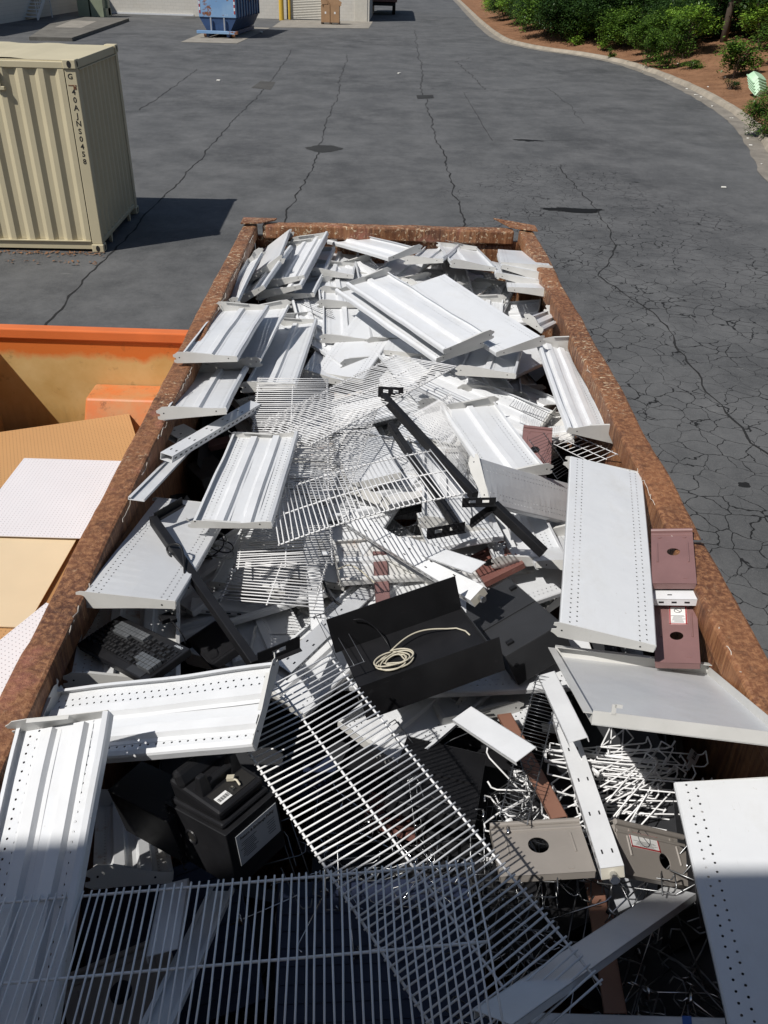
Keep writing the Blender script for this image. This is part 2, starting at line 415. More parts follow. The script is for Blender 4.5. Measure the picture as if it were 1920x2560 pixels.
def ribbon(name, pts, w, mat, z, jitter=.0, seed=1):
    rnd = random.Random(seed); fine = []
    for i in range(len(pts) - 1):
        a, b = Vector(pts[i]), Vector(pts[i + 1]); n = max(2, int((b - a).length / .16))
        for k in range(n): fine.append(a.lerp(b, k / n))
    fine.append(Vector(pts[-1])); m = MB(); vs = []; off = 0
    for i, p in enumerate(fine):
        d = (fine[min(i + 1, len(fine) - 1)] - fine[max(i - 1, 0)]).normalized(); nrm = Vector((-d.y, d.x))
        off = off * .8 + rnd.uniform(-jitter, jitter); ww = w * rnd.uniform(.35, 1.2)
        q = p + nrm * off
        vs += [(q.x - nrm.x * ww / 2, q.y - nrm.y * ww / 2, z), (q.x + nrm.x * ww / 2, q.y + nrm.y * ww / 2, z)]
    m.add(vs, [(2 * i, 2 * i + 1, 2 * i + 3, 2 * i + 2) for i in range(len(fine) - 1)])
    return struct(m.obj(name, mat))
ribbon('asphalt_crack', [(.95, 62), (.99, 41), (.85, 32.1), (.93, 30.4), (.98, 24.7), (1.12, 21.8), (1.2, 19), (1.24, 16.5), (1.25, 12)], 0.034, 'crack', .004, .04, 2)
ribbon('asphalt_crack', [(-5.17, 46.2), (-4.6, 34.7), (-4.5, 28.5), (-4.4, 22), (-4.34, 20.3), (-4.3, 16.5), (-4.2, 9)], 0.031, 'crack', .004, .03, 3)
ribbon('asphalt_crack', [(-2.4, 44.8), (-2.1, 34.6), (-1.98, 27.8), (-1.8, 19.4), (-1.85, 16.1), (-2.0, 12)], 0.028, 'crack', .004, .04, 4)
ribbon('asphalt_crack', [(-7.86, 36.8), (-7.57, 31.9), (-7.4, 28.6), (-7.41, 26.4)], 0.031, 'crack', .004, .03, 5)
ribbon('asphalt_crack', [(3.75, 20.5), (3.72, 18.6), (3.8, 16), (3.75, 14.5), (3.1, 12.4), (3.4, 11.2), (3.55, 9.9), (3.5, 8.6), (3.6, 7.6), (3.75, 6)], 0.025, 'crack', .004, .05, 6)
ribbon('asphalt_crack', [(2.31, 32.5), (2.4, 27), (2.48, 23.2), (4, 23.6), (5.4, 23.9)], 0.019, 'crack', .004, .01, 7)
ribbon('asphalt_crack', [(2.31, 32.5), (3.8, 33.6), (5.46, 34.5)], 0.022, 'crack', .004, .01, 8)
ribbon('asphalt_crack', [(3.1, 33.4), (2.9, 38), (2.6, 43), (3.4, 45)], 0.031, 'crack', .004, .05, 9)
ribbon('asphalt_crack', [(5.46, 34.5), (5.6, 30), (5.4, 26.5)], 0.019, 'crack', .004, .05, 10)
def blot(name, c, rx, ry, mat, z, rough=.25, n=40, seed=0):
    rnd = random.Random(seed); vs = []
    for k in range(n):
        a = 2 * pi * k / n; q = 1 + rough * (noise.noise(Vector((cos(a) * 1.7 + seed, sin(a) * 1.7, seed))) + .4 * rnd.uniform(-1, 1) * .5)
        vs.append((c[0] + rx * q * cos(a), c[1] + ry * q * sin(a), z))
    m = MB(); m.add(vs, [tuple(range(n))]); return struct(m.obj(name, mat))
blot('wet_stain', (3.36, 16.3), .58, .17, 'wet', .005, .55, 60, 3)
blot('wet_stain', (3.5, 23.5), .34, .13, 'wet', .005, .9, 46, 9)
blot('asphalt_patch', (-1.72, 21.5), .42, .40, 'darkpatch', .005, .3, 40, 5)
for nm, q, mt in (('concrete_patch', [(-5.0, 31.9), (-4.29, 31.6), (-4.39, 33.7), (-4.94, 33.8)], 'patch'), ('asphalt_patch', [(.67, 30.5), (1.21, 30.8), (1.21, 31.6), (.64, 31.4)], 'darkpatch')):
    m = MB(); m.add([(x, y, .006) for x, y in q], [(0, 1, 2, 3)]); struct(m.obj(nm, mt))

# kerb, gutter and bank on the right
KE = [(8.3, 4), (7.6, 12), (8.07, 19.3), (8.54, 21.3), (9.22, 24.1), (9.86, 27.1), (10.33, 30.9), (10.56, 35.4), (10.5, 39.5), (10.1, 43.9), (9.0, 47.4), (7.58, 49.6), (6.3, 52.6), (5.55, 57.4), (5.48, 74), (5.97, 111), (6.4, 170)]
def catmull(P, n=8):
    out = []
    P = [Vector((*p, 0)) for p in P]
    for i in range(len(P) - 1):
        a, b, c, d = P[max(i - 1, 0)], P[i], P[i + 1], P[min(i + 2, len(P) - 1)]
        for k in range(n):
            t = k / n; out.append(.5 * ((2 * b) + (c - a) * t + (2 * a - 5 * b + 4 * c - d) * t * t + (3 * b - a - 3 * c + d) * t ** 3))
    out.append(P[-1]); return out
KC = catmull(KE)
KN = []
for i, p in enumerate(KC):
    d = (KC[min(i + 1, len(KC) - 1)] - KC[max(i - 1, 0)]).normalized(); KN.append(Vector((d.y, -d.x, 0)))
def strip(name, prof, mat, jit=0, smooth=False):     # prof: list of (offset, z)
    m = MB(); vs = []; k = len(prof)
    for i, (p, n) in enumerate(zip(KC, KN)):
        for o, z in prof:
            jj = jit * noise.noise(Vector((p.x * 1.3, p.y * 1.3, o * 3)))
            vs.append((p.x + n.x * (o + jj), p.y + n.y * (o + jj), z + jj * .2))
    m.add(vs, [(i * k + j, i * k + j + 1, (i + 1) * k + j + 1, (i + 1) * k + j) for i in range(len(KC) - 1) for j in range(k - 1)])
    return struct(m.obj(name, mat, smooth=smooth))
strip('gutter', [(0, .006), (.2, .008), (.48, .012)], 'gutter', .05)
strip('kerb', [(.43, .0), (.46, .06), (.50, .125), (.54, .14), (.66, .145), (.69, .13), (.7, .05)], 'kerb', .03)
def bank_h(o, p):
    h = .12 + .16 * max(0, o - .6) * min(1, (o - .2) / 3)
    h = min(h, 1.5 + .03 * o)
    return h + .10 * noise.noise(Vector((p[0] * .7, p[1] * .7, 0))) * min(1, o) + .05 * noise.noise(Vector((p[0] * 2.2, p[1] * 2.2, 3))) * min(1, o)
m = MB(); offs = [.62, .8, 1.1, 1.5, 2, 2.6, 3.3, 4.2, 5.3, 7, 9, 12, 17, 26, 40]; vs = []; k = len(offs)
for p, n in zip(KC, KN):
    for o in offs:
        q = p + n * o; vs.append((q.x, q.y, bank_h(o, q) if o > .7 else .10))
m.add(vs, [(i * k + j, i * k + j + 1, (i + 1) * k + j + 1, (i + 1) * k + j) for i in range(len(KC) - 1) for j in range(k - 1)])
struct(m.obj('straw_bank', 'straw', smooth=True))
def kp(Y, o):       # a point on the bank, at road position Y and o metres behind the road edge
    i = min(range(len(KC)), key=lambda j: abs(KC[j].y - Y)); q = KC[i] + KN[i] * o
    return Vector((q.x, q.y, bank_h(o, q)))
# pale litter on the bank and in the gutter
rnd = random.Random(5)
for i in range(26):
    Y = rnd.uniform(21, 44); o = rnd.choice([rnd.uniform(.1, .4), rnd.uniform(.8, 2.6)]); q = kp(Y, o) if o > .6 else kp(Y, o).xy.to_3d() + Vector((0, 0, .012))
    m = MB(); r = rnd.uniform(.02, .05); m.box((0, 0, r * .3), (r * 2, r * 1.3, r * .6), Matrix.Rotation(rnd.uniform(0, 3), 3, 'Z'))
    tag(m.obj('paper_scrap', 'stone_white', loc=q, bevel=r * .2), 'small pale scrap of litter lying along the kerb and straw bank', 'scrap', 'pale scraps of litter along the kerb', 'thing')
for i, (x, y, r) in enumerate([(6.9, 18.6, .05), (1.95, 12.9, .03), (5.9, 9.6, .04), (-6.4, 33.5, .07), (.05, 37.5, .07), (-8.0, 56, .12)]):
    m = MB(); m.box((0, 0, r * .3), (r * 2, r * 1.2, r * .6), Matrix.Rotation(i, 3, 'Z'))
    tag(m.obj('paper_scrap', 'stone_white', loc=(x, y, .004), bevel=r * .2), 'small pale scrap of litter lying out on the open asphalt', 'scrap', 'pale scraps of litter on the asphalt', 'thing')

# ------------------------------------------------------------------ vegetation
def leaf_cloud(m, rnd, c, R, n, size, flat=1.0, lump=6, gap=.25):
    # leaves gathered in twigs: each twig is a little spray of leaves
    lumps = []
    for i in range(lump):
        a = rnd.uniform(0, 2 * pi); z = rnd.uniform(-.75, 1); rr = math.sqrt(max(0, 1 - z * z)) * rnd.uniform(.35, .9)
        lumps.append((Vector((c[0] + R[0] * rr * cos(a), c[1] + R[1] * rr * sin(a), c[2] + R[2] * z * .8)), rnd.uniform(.28, .55)))
    k = 0
    while k < n:
        lc, lr = rnd.choice(lumps)
        d = Vector((rnd.gauss(0, 1), rnd.gauss(0, 1), rnd.gauss(0, .8))).normalized() * (rnd.random() ** .45)
        tw = lc + Vector((d.x * R[0], d.y * R[1], d.z * R[2])) * lr
        ax = Vector((rnd.uniform(-1, 1), rnd.uniform(-1, 1), rnd.uniform(-.4, .5))).normalized()
        for j in range(rnd.randint(3, 7)):
            p = tw + ax * (j * size * .55) + Vector((rnd.uniform(-1, 1), rnd.uniform(-1, 1), rnd.uniform(-1, 1))) * size * .4
            s = size * rnd.uniform(.6, 1.25)
            u = Vector((rnd.uniform(-1, 1), rnd.uniform(-1, 1), rnd.uniform(-.5, .2))).normalized()
            w = u.cross(Vector((rnd.uniform(-.5, .5), rnd.uniform(-.5, .5), 1))).normalized()
            m.add([p, p + u * s * .45 + w * s * .30, p + u * s, p + u * s * .45 - w * s * .30], [(0, 1, 2, 3)]); k += 1
def bush(label, loc, R, n, size, mat, seed, lump=9, cat='bush', group=None, stems=6, lift=.0):
    rnd = random.Random(seed); r = thing('bush' if cat == 'bush' else 'shrub', label, cat, group, loc)
    m = MB(); leaf_cloud(m, rnd, (0, 0, R[2] * .95 + lift), R, n, size, lump=lump); m.obj('foliage', mat, r)
    m = MB()
    for i in range(stems):
        a = rnd.uniform(0, 6.28); e = Vector((cos(a) * R[0] * .5, sin(a) * R[1] * .5, R[2] * rnd.uniform(1, 1.5) + lift))
        m.tube([(0, 0, -.1), e * .5 + Vector((rnd.uniform(-.1, .1), rnd.uniform(-.1, .1), .1)), e], .022, 5, r2=.006)
    m.obj('stem', 'bark', r); return r
G1 = 'bushes along the straw bank'
bush('leafy green bush arching over the kerb, left of a pair', kp(43.6, 1.2), (1.0, .9, 1.0), 8320, .085, 'leafA', 11, 12, group=G1)
bush('leafy green bush spilling to the kerb beside bare straw', kp(41.3, 1.2), (1.1, .9, 1.0), 8960, .085, 'leafA', 12, 12, group=G1)
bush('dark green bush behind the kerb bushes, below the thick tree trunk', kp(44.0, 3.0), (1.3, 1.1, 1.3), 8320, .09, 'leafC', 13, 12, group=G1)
bush('small glossy shrub standing alone in the straw', kp(36.6, 2.3), (.75, .7, .72), 2880, .13, 'leafA', 14, 9, cat='shrub', group=G1)
bush('bright lime green sapling branch hanging over the bank top', kp(41.5, 5.4), (1.15, 1.0, 1.0), 3520, .15, 'leafB', 15, 9, cat='shrub', group=G1, lift=.7)
bush('fine leaved bush overhanging the gutter at the right edge', Vector((9.92, 24.8, .05)), (.62, .7, .62), 8320, .055, 'leafA', 16, 12, group=G1)
bush('low olive bush behind the pale green tubs', kp(29.0, 2.8), (.75, .7, .4), 2880, .06, 'leafA', 17, 8, group=G1)
bush('bright yellow green bush beside the kerb far up the drive', kp(66.5, 2.6), (1.7, 2.2, 1.1), 9600, .12, 'leafB', 18, 12, group=G1)
bush('long dark bush behind the far kerb bend', kp(51.5, 5.2), (1.9, 1.6, 1.2), 8320, .11, 'leafC', 19, 12, group=G1)
bush('dark green bush with a few bright leaves near the kerb bend', kp(49.0, 3.3), (1.5, 1.2, .9), 8320, .10, 'leafA', 20, 12, group=G1)
bush('dense dark bush in the middle of the bank thicket', kp(46.8, 3.4), (1.4, 1.2, 1.15), 8320, .10, 'leafC', 21, 12, group=G1)
bush('small weed growing on the kerb top', kp(46.0, .62), (.2, .2, .22), 832, .06, 'leafA', 22, 5, group=G1)
bush('tiny bright seedling on the straw near the bend', kp(49.6, 1.9), (.3, .3, .22), 512, .11, 'leafB', 23, 4, group=G1)
bush('tiny bright seedling on the straw left of the pair of bushes', kp(47.6, 1.7), (.26, .26, .2), 448, .11, 'leafB', 24, 4, group=G1)
bush('scrubby weed on the straw below the small glossy shrub', kp(34.2, 1.6), (.4, .3, .16), 832, .05, 'leafC', 25, 5, group=G1)
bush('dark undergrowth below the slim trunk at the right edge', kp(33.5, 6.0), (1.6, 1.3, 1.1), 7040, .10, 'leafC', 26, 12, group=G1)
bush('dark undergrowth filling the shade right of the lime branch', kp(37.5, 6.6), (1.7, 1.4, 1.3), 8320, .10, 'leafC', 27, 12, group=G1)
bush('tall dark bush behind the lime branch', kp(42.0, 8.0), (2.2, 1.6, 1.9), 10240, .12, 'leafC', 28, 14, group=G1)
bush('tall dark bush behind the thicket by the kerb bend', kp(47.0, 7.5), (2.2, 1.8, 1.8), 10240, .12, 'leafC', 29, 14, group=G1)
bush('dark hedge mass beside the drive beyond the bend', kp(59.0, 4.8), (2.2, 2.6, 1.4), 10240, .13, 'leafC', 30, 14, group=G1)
bush('sparse fern like weeds at the foot of the kerb bushes', kp(40.0, 1.9), (.55, .4, .18), 1344, .07, 'leafA', 31, 6, group=G1)

def tree_proto(seed, h, R, n, size, mat, lean=(0, 0), tr=.13, base=.3):
    rnd = random.Random(seed); r = thing('broadleaf_tree', '', 'tree', 'trees on the bank')
    m = MB(); pts = [Vector((lean[0] * t * h, lean[1] * t * h, -.3 + t * h * .9)) + Vector((rnd.uniform(-.06, .06), rnd.uniform(-.06, .06), 0)) for t in (0, .2, .4, .6, .8, 1)]
    m.tube(pts, tr, 9, r2=tr * .3)
    cr = MB()
    for i in range(11):
        t = rnd.uniform(base, .95); a = rnd.uniform(0, 6.28); s = pts[0].lerp(pts[-1], t); L = R * rnd.uniform(.5, 1) * (1.1 - .5 * t)
        e = s + Vector((cos(a) * L, sin(a) * L, rnd.uniform(-.1, .5) * L))
        m.tube([s, s.lerp(e, .5) + Vector((0, 0, .12 * L)), e], tr * .35, 5, r2=.012)
        leaf_cloud(cr, rnd, e, (L * .75, L * .75, L * .42), n // 11, size, lump=6)
    m.obj('trunk', 'bark', r, smooth=True); cr.obj('crown', mat, r); return r
T = [tree_proto(41, 8.5, 3.4, 3600, .20, 'leafC', (.03, -.02), .17, .22), tree_proto(42, 9.5, 3.2, 3400, .20, 'leafA', (-.02, .02), .11, .30), tree_proto(43, 7.5, 3.0, 3200, .19, 'leafC', (.02, .03), .09, .16)]
first = [True] * 3
def plant(i, p, rz, s, label):
    src = T[i]
    if first[i]: r = src; first[i] = False
    else:
        r = src.copy(); COL.objects.link(r)
        for c in src.children:
            d = c.copy(); COL.objects.link(d); d.parent = r
    r.location = p; r.rotation_euler = (0, 0, rz); r.scale = (s, s, s); r['label'] = label
for a in ((0, kp(44.6, 5.4), .3, 1.05, 'thick trunked tree rising behind the dark bush on the bank'),
          (1, kp(35.8, 5.0), 1.2, 1.0, 'slim grey trunked tree at the right edge of the bank'),
          (2, kp(39.6, 7.4), 2.4, 1.0, 'tree with low dark branches right of the lime branch'),
          (0, kp(48.8, 8.2), 2.0, 1.1, 'broad dark tree behind the kerb bend thicket'),
          (2, kp(53.0, 7.0), .9, 1.15, 'dark low branched tree beyond the kerb bend'),
          (1, kp(58.0, 7.6), 4.0, 1.1, 'slender tree beside the drive above the dark hedge'),
          (0, kp(67.0, 7.2), 3.1, 1.1, 'big shade tree behind the bright yellow green bush'),
          (2, kp(31.5, 7.5), 5.0, 1.0, 'low branched tree behind the pale green tubs'),
          (1, kp(45.5, 11.5), 2.7, 1.2, 'tall tree deep in the shade behind the thick trunk'),
          (0, kp(38.0, 12.0), 5.2, 1.15, 'dark tree deep in the shade behind the slim trunk'),
          (2, kp(51.0, 13.0), 1.7, 1.3, 'dense tree deep in the woods behind the bend'),
          (2, kp(42.0, 15.5), .2, 1.4, 'furthest dark tree of the bank, deep behind the lime branch'),
          (0, kp(32.0, 13.5), 1.0, 1.3, 'far dark tree in the right corner of the woods')): plant(*a)
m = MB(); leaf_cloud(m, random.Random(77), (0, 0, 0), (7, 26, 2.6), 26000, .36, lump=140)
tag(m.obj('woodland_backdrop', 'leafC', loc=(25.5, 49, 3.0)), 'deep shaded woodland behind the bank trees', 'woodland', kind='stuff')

bush('bright green bush beside the drive above the brightest one', kp(74, 2.4), (1.6, 2.2, 1.2), 8000, .12, 'leafB', 51, 14, group=G1)
bush('pale green bush furthest up the drive', kp(86, 2.6), (1.8, 3.0, 1.5), 8000, .14, 'leafB', 52, 14, group=G1)
bush('mid green bush left of the long dark bush at the kerb bend', kp(56.0, 3.4), (1.5, 1.6, 1.0), 8000, .11, 'leafA', 53, 14, group=G1)
bush('light leaved bush fronting the thicket between bend and kerb weed', kp(47.6, 2.7), (.8, .8, .7), 3600, .11, 'leafB', 54, 10, group=G1)
bush('light leaved bush fronting the thicket left of the arching bush', kp(45.2, 2.1), (.8, .7, .75), 3600, .09, 'leafA', 55, 10, group=G1)
bush('sunlit yellow green bush in the middle of the kerb bend planting', kp(50.5, 3.0), (1.0, .9, .8), 4600, .10, 'leafB', 56, 14, group=G1)
bush('sunlit spray of bright leaves above the pair of arching bushes', kp(43.0, 2.6), (1.1, .8, .7), 2600, .11, 'leafB', 57, 12, group=G1, lift=.9)
bush('dark bush behind the small glossy shrub', kp(38.2, 4.6), (1.3, 1.1, 1.0), 6500, .10, 'leafA', 58, 14, group=G1)
# shaded thicket behind the kerb bushes: copies of three dense bushes
TP = [bush('dense shaded bush in the thicket behind the kerb bushes', (0, 0, 0), (1.5, 1.4, 1.25), 8500, .12, mt, sd, 16, group='dense bushes of the shaded thicket') for mt, sd in (('leafC', 61), ('leafC', 62), ('leafA', 63))]
rnd = random.Random(19); tf = [True] * 3
for Y0 in range(27, 74, 2):
    for o0 in (3.1, 4.6, 6.4, 8.6, 11.5):
        if o0 < 5 and (Y0 < 44 or 55 < Y0 < 58): continue
        if o0 < 8 and Y0 < 42 : continue
        i = rnd.choice((0, 0, 1, 1, 2)) if o0 < 8 else rnd.choice((0, 1))
        q = kp(Y0 + rnd.uniform(-.8, .8), o0 + rnd.uniform(-.6, .6))
        if tf[i]: r = TP[i]; tf[i] = False
        else:
            r = TP[i].copy(); COL.objects.link(r)
            for c in TP[i].children:
                d = c.copy(); COL.objects.link(d); d.parent = r
        sc_ = rnd.uniform(.75, 1.25) * (1 + .06 * (o0 - 4)); r.location = q; r.scale = (sc_, sc_, sc_ * rnd.uniform(.85, 1.2)); r.rotation_euler = (0, 0, rnd.uniform(0, 6.28))

# pale green nested tubs
def tub(z, mat, label, loc, tilt, s=1.0):
    r = thing('plastic_tub', label, 'tub', 'nested plastic tubs on the bank', loc); m = MB(); n = 24
    prof = [(.17, 0), (.215, .16), (.24, .16), (.24, .185), (.205, .185), (.16, .02)]
    vs = []
    for k in range(n):
        a = 2 * pi * k / n; sq = 1 / max(abs(cos(a)), abs(sin(a))) ** .6
        for rr, zz in prof: vs.append((rr * sq * cos(a) * 1.25 * s, rr * sq * sin(a) * s, zz * s))
    kk = len(prof); m.add(vs, [(i * kk + j, ((i + 1) % n) * kk + j, ((i + 1) % n) * kk + j + 1, i * kk + j + 1) for i in range(n) for j in range(kk - 1)] + [tuple(i * kk for i in range(n)), tuple(i * kk + kk - 1 for i in range(n))])
    m.obj('tub_shell', mat, r, smooth=False, bevel=0); r.rotation_euler = (pi + tilt, .25, .5); return r
p = kp(31.8, 1.9)
for i in range(5):
    tub(0, 'mint', ['mint green tub at the bottom of the tilted nested stack', 'mint green tub second from the bottom of the nested stack', 'middle mint green tub of the nested stack', 'mint green tub second from the top of the nested stack', 'topmost upturned mint green tub of the nested stack'][i], p + Vector((-.02 * i, .05 * i, .24 + .085 * i)), .5, 1.15)
tub(0, 'mint_white', 'dirty white tub lying right of the mint green stack', kp(31.0, 2.3) + Vector((.1, 0, .3)), 1.1, 1.1)

# ------------------------------------------------------------------ dock building behind the camera (throws the shade over the near end)
r = thing('dock_building', 'tall painted block warehouse wall behind the viewpoint', 'building')
m = MB(); m.box((4, -4.6, 3.03), (44, 8, 6.06)); m.obj('wall', 'block', r)
m = MB(); m.box((4, -4.6, 6.1), (44.1, 8.06, .06)); m.obj('roof_coping', 'grey_metal', r)

# ------------------------------------------------------------------ far warehouse
r = thing('warehouse', 'long white painted block warehouse across the lot with a roller door', 'building', None, (0, 0, 0))
WY = 69.0
m = MB()
for x0, x1 in ((-20.6, -8.0), (-5.45, -2.16)): m.box(((x0 + x1) / 2, WY + 6, 2.8), (x1 - x0, 12, 5.6))
m.box((-6.725, WY + 6.2, 4.6), (2.55, 11.6, 2.0)); m.box((-6.725, WY + 6.6, 1.8), (2.55, 10.8, 3.6))
m.obj('wall', 'block', r)
m = MB()
for i in range(34): m.prism([(WY + .35, i * .1), (WY + .31, i * .1 + .05), (WY + .35, i * .1 + .1), (WY + .4, i * .1 + .1), (WY + .4, i * .1)], 'x', -7.98, -5.47)
m.obj('roller_door', 'roller', r)
m = MB(); m.box((-2.75, WY - .02, 1.1), (.9, .04, 2.2)); m.obj('door', 'roller', r, bevel=.01)
m = MB(); m.box((-25, WY + 8, 2.8), (8.8, 12, 5.6)); m.obj('recessed_wall', 'block', r)
m = MB(); m.box((-34.3, 58.5, 2.8), (22, 25, 5.6)); m.obj('wing_wall', 'block', r)
m = MB(); m.box((-17.6, WY - .06, .06), (6, .1, .1)); m.obj('pipe', 'white', r)
m = MB(); m.box((-13.6, WY - .2, .17), (.5, .35, .34)); m.obj('utility_box', 'charcoal', r, bevel=.03)
def slab(name, q, z, mat, h=.0):
    m = MB()
    if h: m.hexa([(x, y, 0) for x, y in q], [(x, y, z) for x, y in q])
    else: m.add([(x, y, z) for x, y in q], [(0, 1, 2, 3)])
    return struct(m.obj(name, mat))
slab('door_apron', [(-7.95, 60.4), (-1.98, 62.2), (-1.9, 69.2), (-8.2, 68.2)], .012, 'concrete')
slab('bin_pad', [(-11.0, 48.3), (-8.2, 48.5), (-8.0, 60), (-11.2, 60)], .012, 'concrete')
slab('transformer_pad', [(-18.0, 46.6), (-16.0, 46.9), (-17.3, 62), (-21.6, 62)], .16, 'padgrey', 1)
slab('pale_patch', [(-18.9, 52.8), (-17.5, 53.0), (-18.3, 58.6), (-19.8, 58.4)], .166, 'concrete')
slab('drain_cover', [(-14.9, 66.4), (-14.1, 66.6), (-14.0, 68.2), (-14.8, 68.2)], .012, 'patch')
# yellow bollard
r = thing('bollard', 'yellow steel bollard beside the roller door', 'bollard', None, (-8.2, 67.6, 0))
m = MB(); m.tube([(0, 0, 0), (0, 0, 1.25)], .17, 16); m.obj('post', 'yellow', r, smooth=False); m = MB(); m.tube([(0, 0, 1.25), (0, 0, 1.32)], .165, 16, r2=.06); m.obj('cap', 'yellow', r)
r = thing('bollard', 'slim yellow bollard against the roller door jamb', 'bollard', None, (-7.75, 68.6, 0))
m = MB(); m.tube([(0, 0, 0), (0, 0, 1.3)], .09, 12); m.obj('post', 'yellow', r); m = MB(); m.tube([(0, 0, 1.3), (0, 0, 1.34)], .085, 12, r2=.03); m.obj('cap', 'yellow', r)
# cardboard gaylord boxes on a pallet
r = thing('wooden_pallet', 'dark wooden pallet under the cardboard cartons', 'pallet', None, (-4.62, 65.2, 0)); m = MB()
for dx in (-.55, 0, .55): m.box((dx, 0, .05), (.1, 1.0, .1))
m.obj('stringer', 'bark', r); m = MB()
for i in range(6): m.box((0, -.42 + i * .168, .115), (1.25, .12, .025))
m.obj('deck_board', 'bark', r)
for i, lab in enumerate(('tall open cardboard carton on the pallet, left one', 'tall open cardboard carton on the pallet, right one')):
    r = thing('cardboard_carton', lab, 'carton', 'cartons on the far pallet', (-4.93 + i * .62, 65.1, .13)); m = MB()
    for c, d in (((0, -.36, .5), (.58, .02, 1.0)), ((0, .36, .5), (.58, .02, 1.0)), ((-.285, 0, .5), (.02, .7, 1.0)), ((.285, 0, .5), (.02, .7, 1.0)), ((0, 0, .01), (.56, .7, .02))): m.box(c, d)
    m.obj('carton_body', 'cardboard', r); m = MB(); m.box((0, -.372, .55), (.1, .004, .12)); m.obj('label', 'paper', r)
rnd = random.Random(9)
for i in range(7):
    m = MB(); m.box((0, 0, 0), (rnd.uniform(.3, .6), .015, rnd.uniform(.5, .9)))
    o = m.obj('cardboard_flap', 'cardboard', loc=(-5.05 + i * .14, 65.0 + rnd.uniform(-.2, .2), 1.25 + rnd.uniform(-.1, .25))); o.rotation_euler = (rnd.uniform(-.4, .4), rnd.uniform(-.7, .7), rnd.uniform(-.6, .6))
    tag(o, 'folded cardboard sheet stuffed upright into the far cartons', 'cardboard', 'cardboard sheets in the far cartons')
# metal stairs in the shaded corner
r = thing('metal_stairs', 'pale steel stairs with handrail in the shaded corner', 'stairs', None, (-23.1, 60.4, 0)); m = MB()
for i in range(6): m.box((0, .3 * i, .18 * (i + 1)), (1.1, .3, .04))
m.obj('tread', 'white', r); m = MB()
for sx in (-.57, .57): m.prism([(-.2, 0), (0, 0), (1.6, .95), (1.6, 1.2), (-.2, .15)], 'x', sx - .02, sx + .02)
m.obj('stringer', 'white', r); m = MB()
for sx in (-.57, .57):
    m.tube([(sx, -.1, 0), (sx, -.1, 1.1), (sx, 1.6, 2.2), (sx, 2.8, 2.2)], .025, 8)
    for k in range(3): m.tube([(sx, .4 * k + .3, .2 * k + .3), (sx, .4 * k + .3, 1.25 + .26 * k)], .02, 6)
m.obj('handrail', 'white', r); m = MB(); m.box((0, 2.2, 1.17), (1.2, 1.2, .06))
for sx in (-.5, .5):
    m.box((sx, 2.7, .58), (.06, .06, 1.16))
m.obj('landing', 'white', r)
# transformer cabinet
r = thing('transformer_cabinet', 'olive green electrical transformer cabinet on the concrete pad', 'cabinet', None, (-20.6, 64.8, .0)); m = MB(); m.box((-.45, .6, 1.1), (.75, 1.2, 2.2)); m.box((.45, .6, 1.1), (.85, 1.2, 2.2)); m.obj('housing', 'olive', r, bevel=.02)
m = MB(); m.box((.05, .95, 1.1), (1.9, .5, 2.0)); m.obj('radiator', 'olive', r)
m = MB(); m.box((.75, .75, .25), (.5, 1.2, .5)); m.obj('base_box', 'olive', r)
# blue roll-off bin
r = thing('blue_roll_off_bin', 'chipped blue closed roll-off compactor bin standing on a concrete pad', 'dumpster', None, (-9.65, 51.5, 0), -.06)
m = MB(); m.hexa([(-1.0, 0, .95), (1.0, 0, .95), (1.0, 6.2, .95), (-1.0, 6.2, .95)], [(-1.0, 0, 2.6), (1.0, 0, 2.6), (1.0, 6.2, 2.6), (-1.0, 6.2, 2.6)]); m.obj('body', 'bluebin', r, bevel=.02)
m = MB(); m.prism([(-1.0, .948), (1.0, .948), (.62, .30), (-.62, .30)], 'y', .05, 6.1); m.obj('hopper_bottom', 'bluedark', r)
m = MB(); m.box((-.55, 3, .16), (.14, 6.4, .2)); m.box((.55, 3, .16), (.14, 6.4, .2)); m.obj('rail', 'bluedark', r)
m = MB(); m.box((0, -.22, .28), (2.2, .22, .14)); m.obj('end_sill', 'bluebin', r, bevel=.01)
for sx in (-.36, .36):
    m = MB(); m.box((sx, -.06, .62), (.07, .06, .66)); m.obj('strut', 'grey_metal', r)
for sx in (-.93, .93):
    m = MB(); m2 = MB()
    for i in range(9): (m if i % 2 else m2).box((sx, -.008, 1.2 + i * .14), (.07, .012, .14))
    t_ = m.obj('reflective_tape', 'white', r); t_['kind'] = 'stuff'; m2.obj('red_band', 'red_ink', t_)['kind'] = 'stuff'
m = MB(); m.box((.0, -.01, 2.0), (.34, .014, .18)); m.obj('notice', 'paper', r)
for sx in (-.72, .72):
    m = MB(); m.tube([(sx - .12, .25, .14), (sx + .12, .25, .14)], .13, 14); m.obj('wheel', 'rust_wall', r)
m = MB()
for i in range(9): m.box((1.03, .4 + i * .68, 1.75), (.07, .12, 1.7))
m.obj('side_rib', 'bluedark', r)
# dark trailer in the shadow right of the warehouse
r = thing('red_brown_trailer', 'dark red brown trailer parked in the shadow past the warehouse corner', 'trailer', None, (-.9, 78, 0)); m = MB(); m.box((-.5, 3, 1.6), (2.3, 7, 1.4)); m.obj('body', 'brown2', r, bevel=.03); m = MB(); m.box((-.5, 3, .75), (2.0, 7, .2)); m.obj('frame', 'black', r)
for y in (1, 5):
    for sx in (-1.4, .4):
        m = MB(); m.tube([(sx - .12, y, .45), (sx + .12, y, .45)], .45, 18); m.obj('wheel', 'black2', r)

